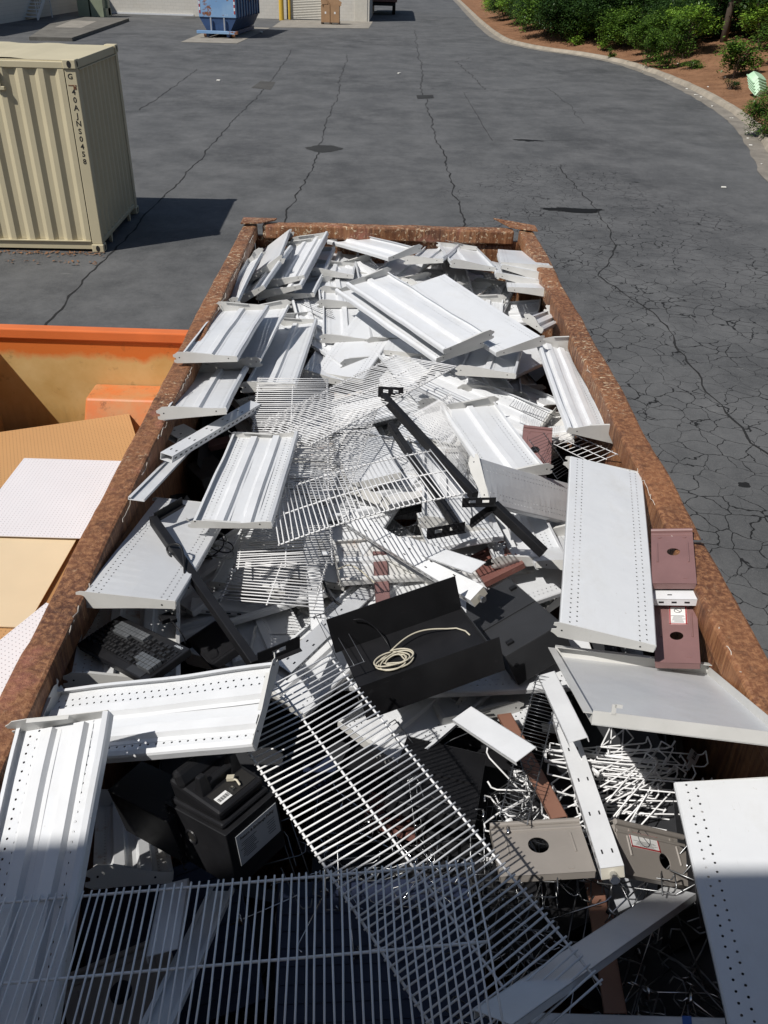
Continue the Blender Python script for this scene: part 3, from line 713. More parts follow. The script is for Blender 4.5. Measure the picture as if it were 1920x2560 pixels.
# ------------------------------------------------------------------ shipping container
CO = thing('shipping_container', 'tan corrugated steel shipping container with black stencilled code', 'container', None, (-4.36, 12.75, .0), .045)
L, W, H = 12.19, 2.438, 2.591
def corr(n_period, length, z0, z1, depth, out):
    # trapezoid corrugation profile along t: returns list of (t, d)
    p = length / n_period; pts = []
    for i in range(n_period):
        b = i * p; pts += [(b, 0), (b + p * .26, 0), (b + p * .5, depth), (b + p * .76, depth)]
    pts.append((length, 0)); return pts
m = MB(); prof = corr(43, L - .36, 0, 0, .040, 1); vs = []
for t, d in prof: vs += [(-.18 - t, .022 + d, .17), (-.18 - t, .022 + d, H - .12)]
m.add(vs, [(2 * i, 2 * i + 1, 2 * i + 3, 2 * i + 2) for i in range(len(prof) - 1)]); m.obj('side_panel', 'beige', CO)
m = MB(); vs = []
for t, d in prof: vs += [(-.18 - t, W - .022 - d, .17), (-.18 - t, W - .022 - d, H - .12)]
m.add(vs, [(2 * i, 2 * i + 1, 2 * i + 3, 2 * i + 2) for i in range(len(prof) - 1)]); m.obj('side_panel', 'beige', CO)
m = MB(); prof = corr(9, W - .32, 0, 0, .045, 1); vs = []
for t, d in prof: vs += [(-.03 - d, .16 + t, .17), (-.03 - d, .16 + t, H - .12)]
m.add(vs, [(2 * i, 2 * i + 1, 2 * i + 3, 2 * i + 2) for i in range(len(prof) - 1)]); m.obj('end_panel', 'beige', CO)
m = MB(); m.box((-L + .03, W / 2, 1.3), (.04, W - .3, 2.3)); m.obj('door', 'beige', CO)
m = MB(); vs = []; nr = 58
for i in range(nr + 1):
    t = -.5 - (L - 1.0) * i / nr; zz = H - .018 + (.016 if i % 4 in (2, 3) else 0); vs += [(t, .11, zz), (t, W - .11, zz)]
m.add(vs, [(2 * i, 2 * i + 1, 2 * i + 3, 2 * i + 2) for i in range(nr)]); m.add([(-.06, .06, H - .018), (-.5, .06, H - .018), (-.5, W - .06, H - .018), (-.06, W - .06, H - .018)], [(0, 1, 2, 3)])
for y in (.085, W - .085): m.box((-L / 2, y, H - .03), (L - .36, .06, .02))
m.obj('roof', 'beige', CO)
for x in (-.09, -L + .09):
    for y in (.03, W - .03):
        m = MB(); m.box((x, y + (.05 if y < 1 else -.05), H / 2), (.155, .13, H - .236)); m.obj('corner_post', 'beige', CO, bevel=.01)
for x in (-.089, -L + .089):
    for y in (.081, W - .081):
        for z in (.059, H - .059):
            m = MB(); m.box((x, y, z), (.178, .172, .118)); o = m.obj('corner_casting', 'beige', CO, bevel=.012)
            sg = -1 if y < 1 else 1; mm = MB(); mm.tube([(x, y + sg * .0865, z), (x, y + sg * .0885, z)], .03, 12); mm.v = [(a, b, z + (c - z) * 1.5) for a, b, c in mm.v]; mm.obj('casting_hole', 'stencil', o)
            sx = 1 if x > -1 else -1; mm = MB(); mm.tube([(x + sx * .0895, y, z), (x + sx * .0915, y, z)], .028, 12); mm.v = [(a, b, z + (c - z) * 1.4) for a, b, c in mm.v]; mm.obj('casting_hole', 'stencil', o)
for y in (.05, W - .05):
    m = MB(); m.box((-L / 2, y, H - .075), (L - .357, .06, .085)); m.obj('top_rail', 'beige', CO, bevel=.008)
    m = MB(); m.box((-L / 2, y + (-.02 if y < 1 else .02), .163), (L - .357, .05, .012)); m.box((-L / 2, y, .10), (L - .357, .04, .114)); m.obj('bottom_rail', 'beige', CO)
m = MB(); m.box((-.05, W / 2, H - .07), (.06, W - .345, .11)); m.obj('end_header', 'beige', CO, bevel=.008)
m = MB(); m.box((-.02, W / 2, H - .135), (.035, W - .345, .012)); m.obj('header_lip', 'beige', CO)
m = MB(); m.box((-.05, W / 2, .145), (.06, W - .345, .06)); m.obj('end_sill', 'beige', CO, bevel=.006)
for y in (.6, 1.85):
    m = MB(); m.prism([(y - .05, .115), (y + .05, .115), (y + .02, .0), (y - .02, .0)], 'x', -.06, -.02); m.obj('sill_foot', 'beige', CO)
m = MB(); m.box((-1.10, .005, 2.33), (.10, .05, .22)); m.box((-1.06, .005, 2.22), (.11, .05, .05)); m.obj('vent', 'beige', CO, bevel=.008)
text('stencilled_code', '4\n0\nA\nJ\nN\nS\n0\n4\n5\n8', .098, 'stencil', CO, (-.085, .0135, 1.74), (radians(90), 0, 0), 1.02)
text('worn_stencil', 'G', .095, 'stencil', CO, (-.10, .0135, 2.38), (radians(90), 0, 0))
m = MB(); m.box((-.09, .0125, 2.275), (.11, .003, .010)); m.box((-.06, .0125, 2.25), (.04, .003, .05)); m.obj('rust_scar', 'rust_wall', CO)
rnd = random.Random(3); m = MB()
for i in range(420):
    t = rnd.random() ** 1.5; x = -4.3 - rnd.random() * 4.2; y = 12.72 - abs(rnd.gauss(0, .09)) + (x + 4.36) * .045 - (.45 if rnd.random() < .25 else 0)
    s = rnd.uniform(.015, .04); a = rnd.uniform(0, 6.28); u = Vector((cos(a), sin(a), rnd.uniform(-.3, .5))) * s; w = Vector((-sin(a), cos(a), rnd.uniform(-.3, .3))) * s * .5; p = Vector((x, y, .02))
    m.add([p - u, p + w, p + u, p - w], [(0, 1, 2, 3)])
tag(m.obj('dry_leaves', 'dryleaf'), 'dry brown leaves drifted along the container foot', 'leaves', kind='stuff')

# ------------------------------------------------------------------ rust-brown roll-off dumpster
DY = .0194; DX = -.0356; RZ = 1.961; FARY = 7.31; LEN = 6.75; HW = 1.22
D = thing('rusty_dumpster', 'long rust brown roll-off dumpster heaped with white metal shelving', 'dumpster', None, (DX, FARY, 0), DY)
def dent(o, amp, sc, ax):
    for v in o.data.vertices:
        n = noise.noise(v.co * sc) + .5 * noise.noise(v.co * sc * 2.7)
        v.co[ax] += amp * n
def grid_box(x0, x1, y0, y1, z0, z1, nx, ny, nz):
    bm = bmesh.new(); bmesh.ops.create_cube(bm, size=1)
    bm.free(); m = MB()
    def face(fix, val, ua, ub, u0, u1, v0, v1, nu, nv):
        vs = []; 
        for i in range(nu + 1):
            for j in range(nv + 1):
                p = [0, 0, 0]; p[fix] = val; p[ua] = u0 + (u1 - u0) * i / nu; p[ub] = v0 + (v1 - v0) * j / nv; vs.append(p)
        m.add(vs, [(i * (nv + 1) + j, (i + 1) * (nv + 1) + j, (i + 1) * (nv + 1) + j + 1, i * (nv + 1) + j + 1) for i in range(nu) for j in range(nv)])
    for val in (x0, x1): face(0, val, 1, 2, y0, y1, z0, z1, ny, nz)
    for val in (y0, y1): face(1, val, 0, 2, x0, x1, z0, z1, nx, nz)
    for val in (z0, z1): face(2, val, 0, 1, x0, x1, y0, y1, nx, ny)
    return m
def weld(o):
    bm = bmesh.new(); bm.from_mesh(o.data); bmesh.ops.remove_doubles(bm, verts=bm.verts, dist=1e-5); bmesh.ops.recalc_face_normals(bm, faces=bm.faces); bm.to_mesh(o.data); bm.free()
def rimbeam(x0, x1, y0, y1, seed):
    lx = x1 - x0 > y1 - y0
    m = grid_box(x0, x1, y0, y1, RZ - .115, RZ, 40 if lx else 3, 3 if lx else 120, 3)
    o = m.obj('rim', 'rust_rim', D); weld(o)
    for v in o.data.vertices:
        c = v.co; s = Vector((seed, 0, 0))
        c.z += .010 * noise.noise(c * 2.3 + s) + .004 * noise.noise(c * 11 + s)
        c.x += .012 * noise.noise(c * 1.7 + s * 2) + .004 * noise.noise(c * 9 + s)
        c.y += .004 * noise.noise(c * 7 + s)
    bv = o.modifiers.new('bevel', 'BEVEL'); bv.width = .014; bv.segments = 2; bv.limit_method = 'ANGLE'
    return o
rimbeam(-HW, -HW + .115, -LEN, -.06, 1.3)
rimbeam(HW - .125, HW, -LEN, -.06, 4.1)
rimbeam(-HW + .16, HW - .17, -.115, 0, 7.7)
def wall(name, x0, x1, y0, y1, mat, amp, ax):
    lx = x1 - x0 > y1 - y0
    o = grid_box(x0, x1, y0, y1, .28, RZ - .10, 24 if lx else 1, 1 if lx else 70, 18).obj(name, mat, D); weld(o); dent(o, amp, 1.6, ax)
    for p in o.data.polygons: p.use_smooth = True
    return o
wall('left_wall', -HW + .03, -HW + .075, -LEN + .06, -.05, 'rust_wall', .022, 0)
wall('right_wall', HW - .085, HW - .035, -LEN + .06, -.05, 'rust_wall', .022, 0)
wall('far_wall', -HW + .09, HW - .09, -.085, -.035, 'rust_end', .018, 1)
wall('near_door', -HW + .09, HW - .09, -LEN, -LEN + .05, 'rust_wall', .01, 1)
m = MB(); m.box((0, -LEN / 2, .25), (2 * HW - .2, LEN - .1, .05)); m.obj('floor', 'rust_wall', D)
for sx, pts, tl in ((-1, [(-HW - .012, -.17), (-HW + .15, -.14), (-HW + .26, -.04), (-HW + .27, .012), (-HW - .012, .012)], 0), (1, [(HW + .02, -.16), (HW + .02, .0), (HW - .10, .03), (HW - .33, .06), (HW - .30, .0), (HW - .2, -.06), (HW - .1, -.12)], .05)):
    m = MB(); n = len(pts); zt = [RZ + .012 + (.05 if sx > 0 and i in (3, 4) else .012) for i in range(n)]
    m.add([(x, y, zt[i]) for i, (x, y) in enumerate(pts)] + [(x, y, zt[i] - .010) for i, (x, y) in enumerate(pts)], [tuple(range(n)), tuple(range(n, 2 * n))[::-1]] + [(i, i + n, (i + 1) % n + n, (i + 1) % n) for i in range(n)])
    m.obj('corner_cap', 'rust_rim', D)
for s in (-1, 1):
    for i in range(11):
        m = MB(); m.box((s * (HW + .0) - s * .0, -.35 - i * .61, 1.05), (.10, .09, 1.55)); m.obj('side_rib', 'rust_wall', D)
    m = MB(); m.box((s * .5, -LEN / 2, .14), (.12, LEN, .16)); m.obj('ground_rail', 'rust_wall', D)
    for y in (-.5, -LEN + .5):
        m = MB(); m.tube([(s * .85 - .1, y, .13), (s * .85 + .1, y, .13)], .125, 14); m.obj('wheel', 'rust_wall', D)
rnd = random.Random(17)
for s in (-1, 1):
    y = -.4
    while y > -6.3:
        n = rnd.randint(4, 16); pts = []
        for k in range(n):
            pts.append((s * (HW - .122 + rnd.uniform(-.004, .006)) + .012 * noise.noise(Vector((y * 1.7, s, 0))), y, RZ - .012 + rnd.uniform(-.012, .012))); y -= rnd.uniform(.012, .03)
        if len(pts) > 3: MB().tube(pts, rnd.uniform(.0012, .0024), 4).obj('scraped_edge', 'bare', D)
        y -= rnd.uniform(.1, .45)
# ------------------------------------------------------------------ orange dumpster with boards, left
O = thing('orange_dumpster', 'faded orange roll-off dumpster holding pegboard sheets', 'dumpster')
OX0, OX1, OY0, OY1, OZ = -3.42, -1.60, .9, 6.66, 1.2
m = MB(); m.box(((OX0 + OX1) / 2, OY1 + .0, .62), (OX1 - OX0 + .1, .05, 1.1)); m.obj('far_wall', 'orange', O)
m = MB(); m.box((OX0 - .025, (OY0 + OY1) / 2, .62), (.05, OY1 - OY0 - .05, 1.1)); m.obj('left_wall', 'orange', O)
m = MB(); m.box((OX1 + .025, (OY0 + OY1) / 2, .62), (.05, OY1 - OY0 - .05, 1.1)); m.obj('right_wall', 'orange', O)
m = MB(); m.box(((OX0 + OX1) / 2, OY0, .62), (OX1 - OX0 + .1, .05, 1.1)); m.obj('near_wall', 'orange', O)
m = MB(); m.box(((OX0 + OX1) / 2, (OY0 + OY1) / 2, .16), (OX1 - OX0 + .05, OY1 - OY0, .04)); m.obj('floor', 'orange', O)
for c, d in ((((OX0 + OX1) / 2, OY1 + .005, OZ - .045), (OX1 - OX0 + .26, .11, .09)), ((OX0 - .06, (OY0 + OY1) / 2 - .06, OZ - .045), (.1, OY1 - OY0, .09)), ((OX1 + .04, (OY0 + OY1) / 2 - .06, OZ - .045), (.08, OY1 - OY0, .09))):
    m = MB(); m.box(c, d); m.obj('rim', 'orange_rim', O, bevel=.012)
m = MB(); m.hexa([(-2.56, 6.05, .18), (-1.70, 6.05, .18), (-1.70, 6.63, .18), (-2.56, 6.63, .18)], [(-2.52, 6.34, .72), (-1.83, 6.34, .72), (-1.83, 6.63, .72), (-2.52, 6.63, .72)]); m.obj('step_housing', 'step', O, bevel=.02)
def board(name, label, q, th, mat, cat='board'):
    # q: corner points A,B,D (origin, along x, along y)
    A, B, Dp = (Vector(p) for p in q); ex = (B - A); ey = (Dp - A); lx, ly = ex.length, ey.length; ex.normalize(); ez = ex.cross(ey).normalized(); ey = ez.cross(ex)
    m = MB(); m.box((lx / 2, ly / 2, -th / 2), (lx, ly, th)); o = m.obj(name, mat)
    o.matrix_world = Matrix((( ex.x, ey.x, ez.x, A.x), (ex.y, ey.y, ez.y, A.y), (ex.z, ey.z, ez.z, A.z), (0, 0, 0, 1)))
    return tag(o, label, cat, 'boards in the orange dumpster')
ex_, ey_ = Vector((.922, .387, 0)), Vector((-.387, .922, 0)); c_ = Vector((-2.152, 6.273, .62)); a_ = c_ - ex_ * 1.2 - ey_ * .85
board('tan_pegboard', 'tan perforated pegboard sheet below the orange step', (a_ + Vector((0, 0, -.02)), c_ - ey_ * .85 + Vector((0, 0, -.02)), a_ + ey_ * .85), .005, 'peg_tan', 'pegboard')
board('white_pegboard', 'white perforated pegboard sheet in the middle of the orange dumpster', ((-2.69, 4.395, .68), (-1.63, 4.40, .68), (-2.69, 5.415, .665)), .005, 'peg_white', 'pegboard')
board('cream_board', 'smooth cream board with a faint dirty smear', ((-3.2, 3.55, .665), (-1.985, 3.55, .665), (-3.22, 4.425, .655)), .006, 'cream_board')
board('white_pegboard', 'nearest white pegboard sheet, slanting beside the brown dumpster rim', ((-2.067, 2.494, .74), (-1.62, 3.55, .74), (-2.344, 2.61, .75)), .005, 'peg_white', 'pegboard')
board('brown_hardboard', 'brown hardboard sheet peeking out under the cream board', ((-3.3, 3.3, .635), (-1.66, 3.3, .635), (-3.3, 4.7, .63)), .005, 'hardboard')
board('tan_pegboard', 'tan pegboard sheet beneath the nearest white pegboard', ((-3.1, 2.3, .645), (-1.66, 2.3, .645), (-3.1, 3.75, .648)), .005, 'peg_tan', 'pegboard')

# measured places of the heaped things: location, quaternion, length, width
POSES = {
 'u_s1': ((-0.9633, 4.7476, 1.9618), (0.7189, -0.05, -0.002, 0.6933), 0.9911, 0.3305),
 'u_s2': ((-0.8917, 4.988, 1.847), (0.6764, 0.0576, -0.0447, -0.7329), 0.9201, 0.3654),
 'u_s3': ((-0.9453, 4.0693, 1.907), (0.6804, -0.1037, 0.0306, 0.7248), 0.9545, 0.3107),
 'u_s4': ((-0.649, 4.9319, 1.7589), (0.705, -0.0751, -0.0061, 0.7052), 1.3532, 0.2904),
 't_s5': ((-0.3559, 5.2608, 1.6325), (0.7433, 0.0664, 0.1091, 0.6567), 0.853, 0.2661),
 'u_s6': ((-0.5299, 6.0264, 1.6018), (0.9991, -0.0417, 0.0026, -0.0068), 0.4859, 0.3326),
 't_s7': ((-0.9733, 6.7074, 1.8605), (0.6849, 0.2129, -0.2368, -0.6554), 0.8647, 0.3014),
 'u_s8': ((-1.0562, 5.9139, 1.891), (0.6513, 0.213, -0.163, -0.7099), 0.8745, 0.1394),
 'u_s9': ((-0.7232, 6.5869, 1.8499), (0.7389, -0.0995, -0.1329, 0.6531), 0.9504, 0.3069),
 'u_s10': ((-0.9466, 6.2255, 1.8284), (0.7124, -0.2182, -0.2109, 0.6328), 0.9049, 0.2908),
 'u_s11': ((-0.7504, 6.5077, 1.8129), (0.7386, -0.092, -0.1357, 0.6539), 1.0202, 0.348),
 'u_s12': ((-0.6895, 6.5727, 1.7431), (0.7358, -0.0455, -0.0802, 0.6709), 1.0055, 0.3551),
 'u_s13': ((-0.4439, 6.9077, 1.7433), (0.7105, -0.0077, 0.0376, 0.7027), 0.9485, 0.3129),
 'u_s14': ((-0.1735, 7.1278, 1.6543), (0.7085, -0.0539, 0.0093, 0.7036), 0.9024, 0.2551),
 'u_s15': ((-0.1647, 6.8991, 1.8797), (0.8919, 0.0145, -0.0618, -0.4477), 0.8795, 0.3126),
 'u_s16': ((-0.0541, 7.5343, 1.7674), (0.721, 0.0106, -0.0786, -0.6884), 0.5862, 0.2897),
 'u_s16b': ((0.2239, 8.0026, 1.6401), (0.9999, -0.0055, -0.0089, -0.0071), 0.2785, 0.3414),
 'u_s17': ((0.3597, 6.916, 1.835), (0.7711, -0.0938, 0.0095, 0.6297), 1.0437, 0.2879),
 'u_s18': ((0.5842, 6.7297, 1.8665), (0.6851, -0.0206, 0.0714, 0.7247), 0.9724, 0.3305),
 'u_s19': ((1.0207, 6.6096, 1.9239), (0.6759, -0.0601, -0.0453, -0.7332), 0.72, 0.3646),
 'u_s20': ((0.9923, 6.5172, 1.9034), (0.6741, -0.1092, -0.0047, -0.7305), 0.72, 0.3291),
 'u_s21': ((0.9599, 6.4521, 1.8677), (0.6766, -0.1153, -0.0131, -0.7271), 0.72, 0.357),
 'u_s22': ((1.0224, 6.1531, 1.8776), (0.6722, -0.0497, -0.064, -0.7359), 0.6, 0.3403),
 't_s24': ((0.5648, 7.1111, 1.5647), (0.9996, 0.0113, -0.0263, -0.0039), 0.4135, 0.3445),
 'u_s25': ((0.1474, 5.199, 1.9724), (0.8645, 0.0511, -0.0205, -0.4997), 1.2411, 0.3331),
 'u_s26': ((0.0875, 5.2314, 1.9034), (0.872, 0.0517, -0.0158, -0.4864), 1.2549, 0.3315),
 't_s27': ((0.5101, 5.3501, 1.9331), (0.827, 0.0816, -0.0727, -0.5515), 1.3537, 0.3066),
 'u_s28': ((0.6511, 4.9133, 1.7845), (0.7685, -0.07, 0.042, 0.6346), 0.8525, 0.3303),
 'u_s29': ((0.9737, 6.05, 1.6643), (0.9784, 0.0932, -0.1193, -0.1405), 0.2737, 0.3197),
 'u_s30': ((1.02, 5.3749, 1.8588), (0.8497, 0.1058, 0.1582, 0.4917), 0.4364, 0.1399),
 'u_s31': ((0.7606, 6.7843, 1.5498), (0.9985, -0.0038, 0.0303, 0.0457), 0.2095, 0.3129),
 'u_s32': ((1.0256, 4.3694, 1.8486), (0.7082, -0.0747, 0.0884, -0.6965), 1.1289, 0.2537),
 'u_s33': ((0.555, 4.4617, 1.6985), (0.9599, 0.0746, 0.0554, -0.2645), 0.7716, 0.3157),
 'u_s34': ((0.5437, 3.8833, 1.7573), (0.7971, -0.0025, 0.0126, -0.6037), 0.7386, 0.3221),
 't_s35': ((0.7123, 3.4146, 1.7357), (0.8848, 0.2464, 0.3333, 0.2129), 0.8, 0.2289),
 't_s36': ((0.8868, 2.7437, 1.9666), (0.7712, 0.0421, 0.0347, 0.6342), 1.1765, 0.327),
 'u_s37': ((0.8708, 1.8957, 1.9494), (0.9685, -0.2445, 0.0282, -0.0374), 0.5401, 0.7278),
 't_s38': ((0.9744, 1.1154, 1.9501), (0.6745, 0.0956, -0.0754, -0.7281), 0.91, 0.3377),
 'u_s39': ((-0.7935, 1.0169, 1.9421), (0.6746, -0.0121, -0.1767, 0.7166), 1.1804, 0.2717),
 'u_s40': ((-0.6684, 1.7225, 1.9584), (0.9867, 0.0374, -0.15, -0.0501), 0.748, 0.2914),
 't_s41': ((-0.8693, 2.7227, 1.8693), (0.7176, -0.0438, 0.0875, 0.6895), 0.8969, 0.3342),
 'u_s42': ((-0.9281, 2.3392, 1.7121), (0.6207, -0.0054, 0.1122, 0.776), 0.6266, 0.3573),
 'u_s43': ((-0.6032, 3.2362, 1.8812), (0.7137, -0.0353, 0.0041, 0.6995), 0.8535, 0.3252),
 't_s44': ((-0.1249, 4.0111, 1.6051), (0.6254, -0.1273, -0.0076, 0.7698), 0.8256, 0.2608),
 't_s45': ((0.3541, 3.3282, 1.6112), (0.9902, -0.0929, -0.0887, 0.0547), 0.3477, 0.4255),
 't_s46b': ((0.8015, 3.3205, 1.5302), (0.6924, -0.0985, -0.1614, -0.6963), 0.691, 0.2425),
 'u_s47': ((-0.785, 1.67, 1.4517), (0.5625, -0.1685, 0.2527, 0.769), 0.7087, 0.2182),
 'g_1': ((0.0367, 1.4165, 1.8977), (0.8921, 0.0442, 0.0402, -0.4478), 1.1971, 0.3921),
 'g_2': ((-0.3396, 0.9598, 2.0492), (0.9973, -0.0506, -0.0341, 0.0404), 1.1994, 0.411),
 'g_3': ((-0.4891, 3.7941, 1.8049), (0.9974, 0.0589, 0.0067, 0.0399), 0.384, 1.089),
 'g_4': ((-0.165, 4.1049, 1.8845), (0.9156, 0.0122, -0.11, -0.3866), 0.4915, 1.0553),
 'g_5': ((-0.2501, 3.8503, 1.7049), (0.9915, 0.0394, -0.0921, -0.0831), 0.283, 0.7645),
 'g_6': ((-0.1024, 3.0373, 1.9612), (0.9823, -0.1055, -0.1126, 0.1057), 0.7685, 0.6299),
 'g_7': ((-0.4156, 2.9295, 1.7308), (0.9975, -0.0466, -0.0119, 0.0519), 0.3926, 0.3345),
 'g_7b': ((-0.447, 2.7938, 1.6512), (0.9989, -0.0086, -0.006, -0.0455), 0.3896, 0.3354),
 'b_17': ((-0.2927, 2.8646, 1.5977), (0.9922, 0.0875, -0.0518, 0.0725), 0.0639, 0.5277),
 'g_8': ((0.5382, 1.9957, 1.6077), (0.9879, -0.0147, 0.0035, -0.1546), 0.0882, 0.6893),
 'g_9': ((-0.1599, 2.4262, 1.6719), (0.8035, 0.0041, -0.1613, -0.573), 0.4669, 0.0943),
 'g_10': ((0.3632, 3.9904, 1.7508), (0.9012, -0.0784, 0.3808, -0.1916), 0.3755, 0.805),
 'g_12': ((0.8532, 3.8187, 1.7184), (0.8908, -0.0018, 0.3383, -0.3034), 0.2535, 0.1892),
 'g_13': ((1.012, 3.8513, 1.7552), (0.7913, 0.0161, -0.1869, -0.5819), 0.5434, 0.1338),
 'g_14': ((-0.3064, 5.819, 1.689), (0.9729, -0.043, 0.1322, -0.1847), 0.607, 0.3217),
 'g_15': ((0.8123, 4.253, 1.7572), (0.9745, 0.0201, 0.1357, -0.1777), 0.2555, 0.1193),
 'g_16': ((0.0962, 3.485, 1.4646), (0.9787, -0.0774, -0.1861, -0.0392), 0.1545, 0.348),
 'g_17': ((0.4409, 1.9328, 1.3395), (0.9759, -0.1919, -0.0795, -0.0674), 0.0951, 0.186),
 'b_1': ((-0.8339, 3.6382, 1.9275), (0.9822, -0.0698, 0.073, -0.1581), 0.0601, 0.8827),
 'b_2': ((-0.9977, 3.229, 1.8978), (0.9912, -0.1214, 0.0498, -0.0153), 0.0666, 0.7691),
 'b_3': ((-1.0494, 3.8012, 1.8055), (0.9642, -0.1042, 0.1702, -0.1748), 0.0861, 0.1867),
 'b_4': ((0.0917, 3.0191, 1.6695), (0.8644, 0.1758, -0.1965, -0.4282), 1.0246, 0.0775),
 'b_5': ((0.2238, 2.9082, 1.7362), (0.8513, 0.0496, -0.256, -0.4552), 0.6706, 0.0772),
 'b_6': ((-0.1985, 2.6133, 1.5811), (0.8224, 0.0613, 0.1918, 0.5321), 0.8326, 0.0667),
 'b_7': ((0.6811, 1.8391, 1.6172), (0.9894, -0.1055, -0.0985, 0.0152), 0.0673, 0.7668),
 'b_8': ((0.6476, 2.126, 1.6627), (0.9752, -0.1453, -0.1598, 0.0472), 0.0668, 0.4712),
 'b_9': ((0.3871, 1.9649, 1.6836), (0.8608, 0.0034, -0.2105, -0.4634), 0.3657, 0.0878),
 'b_10': ((0.6075, 1.2304, 1.7167), (0.8578, -0.3072, 0.1222, 0.3934), 1.0247, 0.0995),
 'b_11': ((1.0888, 2.4652, 1.9154), (0.9866, -0.0114, -0.108, -0.1214), 0.1579, 0.0884),
 'b_12': ((-0.5324, 1.2584, 1.7341), (0.9649, -0.2275, -0.0864, 0.0989), 0.0788, 0.3218),
 'b_13': ((-0.4606, 1.1992, 1.6711), (0.9586, -0.2836, -0.0241, -0.0057), 0.0729, 0.6835),
 'b_14': ((0.632, 1.0592, 1.6468), (0.9591, -0.2159, -0.1436, -0.1133), 0.4908, 0.071),
 'b_15': ((0.3988, 6.955, 1.6872), (0.9825, 0.107, 0.0651, 0.1379), 0.4032, 0.0604),
 'b_16': ((-0.6882, 2.8746, 1.4367), (0.9923, -0.0796, 0.0686, 0.0656), 0.298, 0.0964),
 'p_1': ((1.1184, 2.6367, 1.9547), (0.9873, -0.0028, -0.1089, -0.1154), 0.1571, 0.3464),
 'p_2': ((1.0685, 2.3235, 1.8552), (0.9858, -0.0074, -0.1162, -0.1206), 0.1485, 0.358),
 'p_3': ((0.8032, 3.9509, 1.6907), (0.9855, 0.1563, 0.0, -0.0652), 0.1559, 0.2981),
 'p_4': ((0.5149, 3.1053, 1.5553), (0.9673, -0.0751, -0.2005, 0.1359), 0.199, 0.2483),
 'q_1': ((0.5113, 1.5901, 1.598), (0.9954, -0.0864, -0.0307, 0.0289), 0.2831, 0.2052),
 'q_2': ((0.8714, 1.6057, 1.5595), (0.9468, 0.1268, 0.2844, 0.0811), 0.3202, 0.1587),
 'r_1': ((-0.0811, 3.2308, 1.4912), (0.9974, -0.0679, 0.0161, 0.0156), 0.0671, 0.293),
 'r_2': ((-0.0032, 3.0086, 1.5264), (0.9992, -0.0195, 0.0206, 0.0297), 0.0643, 0.3956),
 'r_3': ((-0.1645, 3.0837, 1.4866), (0.9961, -0.0838, 0.0241, -0.0091), 0.0652, 0.1946),
 'r_4': ((0.5425, 2.0196, 1.4858), (0.9881, -0.1202, -0.032, 0.0901), 0.0552, 0.6055),
 'r_5': ((0.6945, 1.4113, 1.425), (0.9693, -0.2203, -0.0948, -0.0535), 0.0596, 0.6191),
 'r_6': ((0.0639, 1.9572, 1.2469), (0.9555, -0.2642, 0.1149, -0.0638), 0.1894, 0.2397),
 'r_7': ((-0.9409, 4.2587, 1.5061), (0.9729, 0.0211, -0.1986, -0.1167), 0.2398, 0.0924),
 'k_tray1': ((0.1254, 2.3572, 1.6915), (0.9788, -0.0796, -0.1065, 0.1556), 0.4967, 0.286),
 'k_tray2': ((0.5211, 2.6756, 1.6033), (0.9574, -0.101, -0.204, 0.1776), 0.2582, 0.4858),
 'k_box1': ((-0.6504, 1.6092, 1.7856), (0.9493, -0.0212, -0.1195, -0.2901), 0.2794, 0.1332),
 'k_box2': ((-0.4371, 1.5355, 1.8566), (0.8829, -0.1198, -0.0141, 0.4538), 0.1946, 0.2518),
 'k_keyb': ((-0.8516, 2.1435, 1.8578), (0.8995, -0.0987, -0.097, 0.4144), 0.1844, 0.457),
 'k_dev': ((-0.9693, 3.9387, 1.5139), (0.9578, -0.0641, -0.0951, 0.2637), 0.1601, 0.272),
 'k_mon': ((-0.6429, 2.4272, 1.6285), (0.8579, 0.0367, -0.2349, -0.4555), 0.3402, 0.1343),
 'k_flat': ((0.2241, 1.9796, 1.4411), (0.9799, -0.1648, 0.0433, -0.1035), 0.3049, 0.4322),
}

def catmull3(P, n=10):
    P = [Vector(p) for p in P]; out = []
    for i in range(len(P) - 1):
        a, b, c, d = P[max(i - 1, 0)], P[i], P[i + 1], P[min(i + 2, len(P) - 1)]
        for k in range(n):
            t = k / n; out.append(.5 * ((2 * b) + (c - a) * t + (2 * a - 5 * b + 4 * c - d) * t * t + (3 * b - a - 3 * c + d) * t ** 3))
    out.append(P[-1]); return out

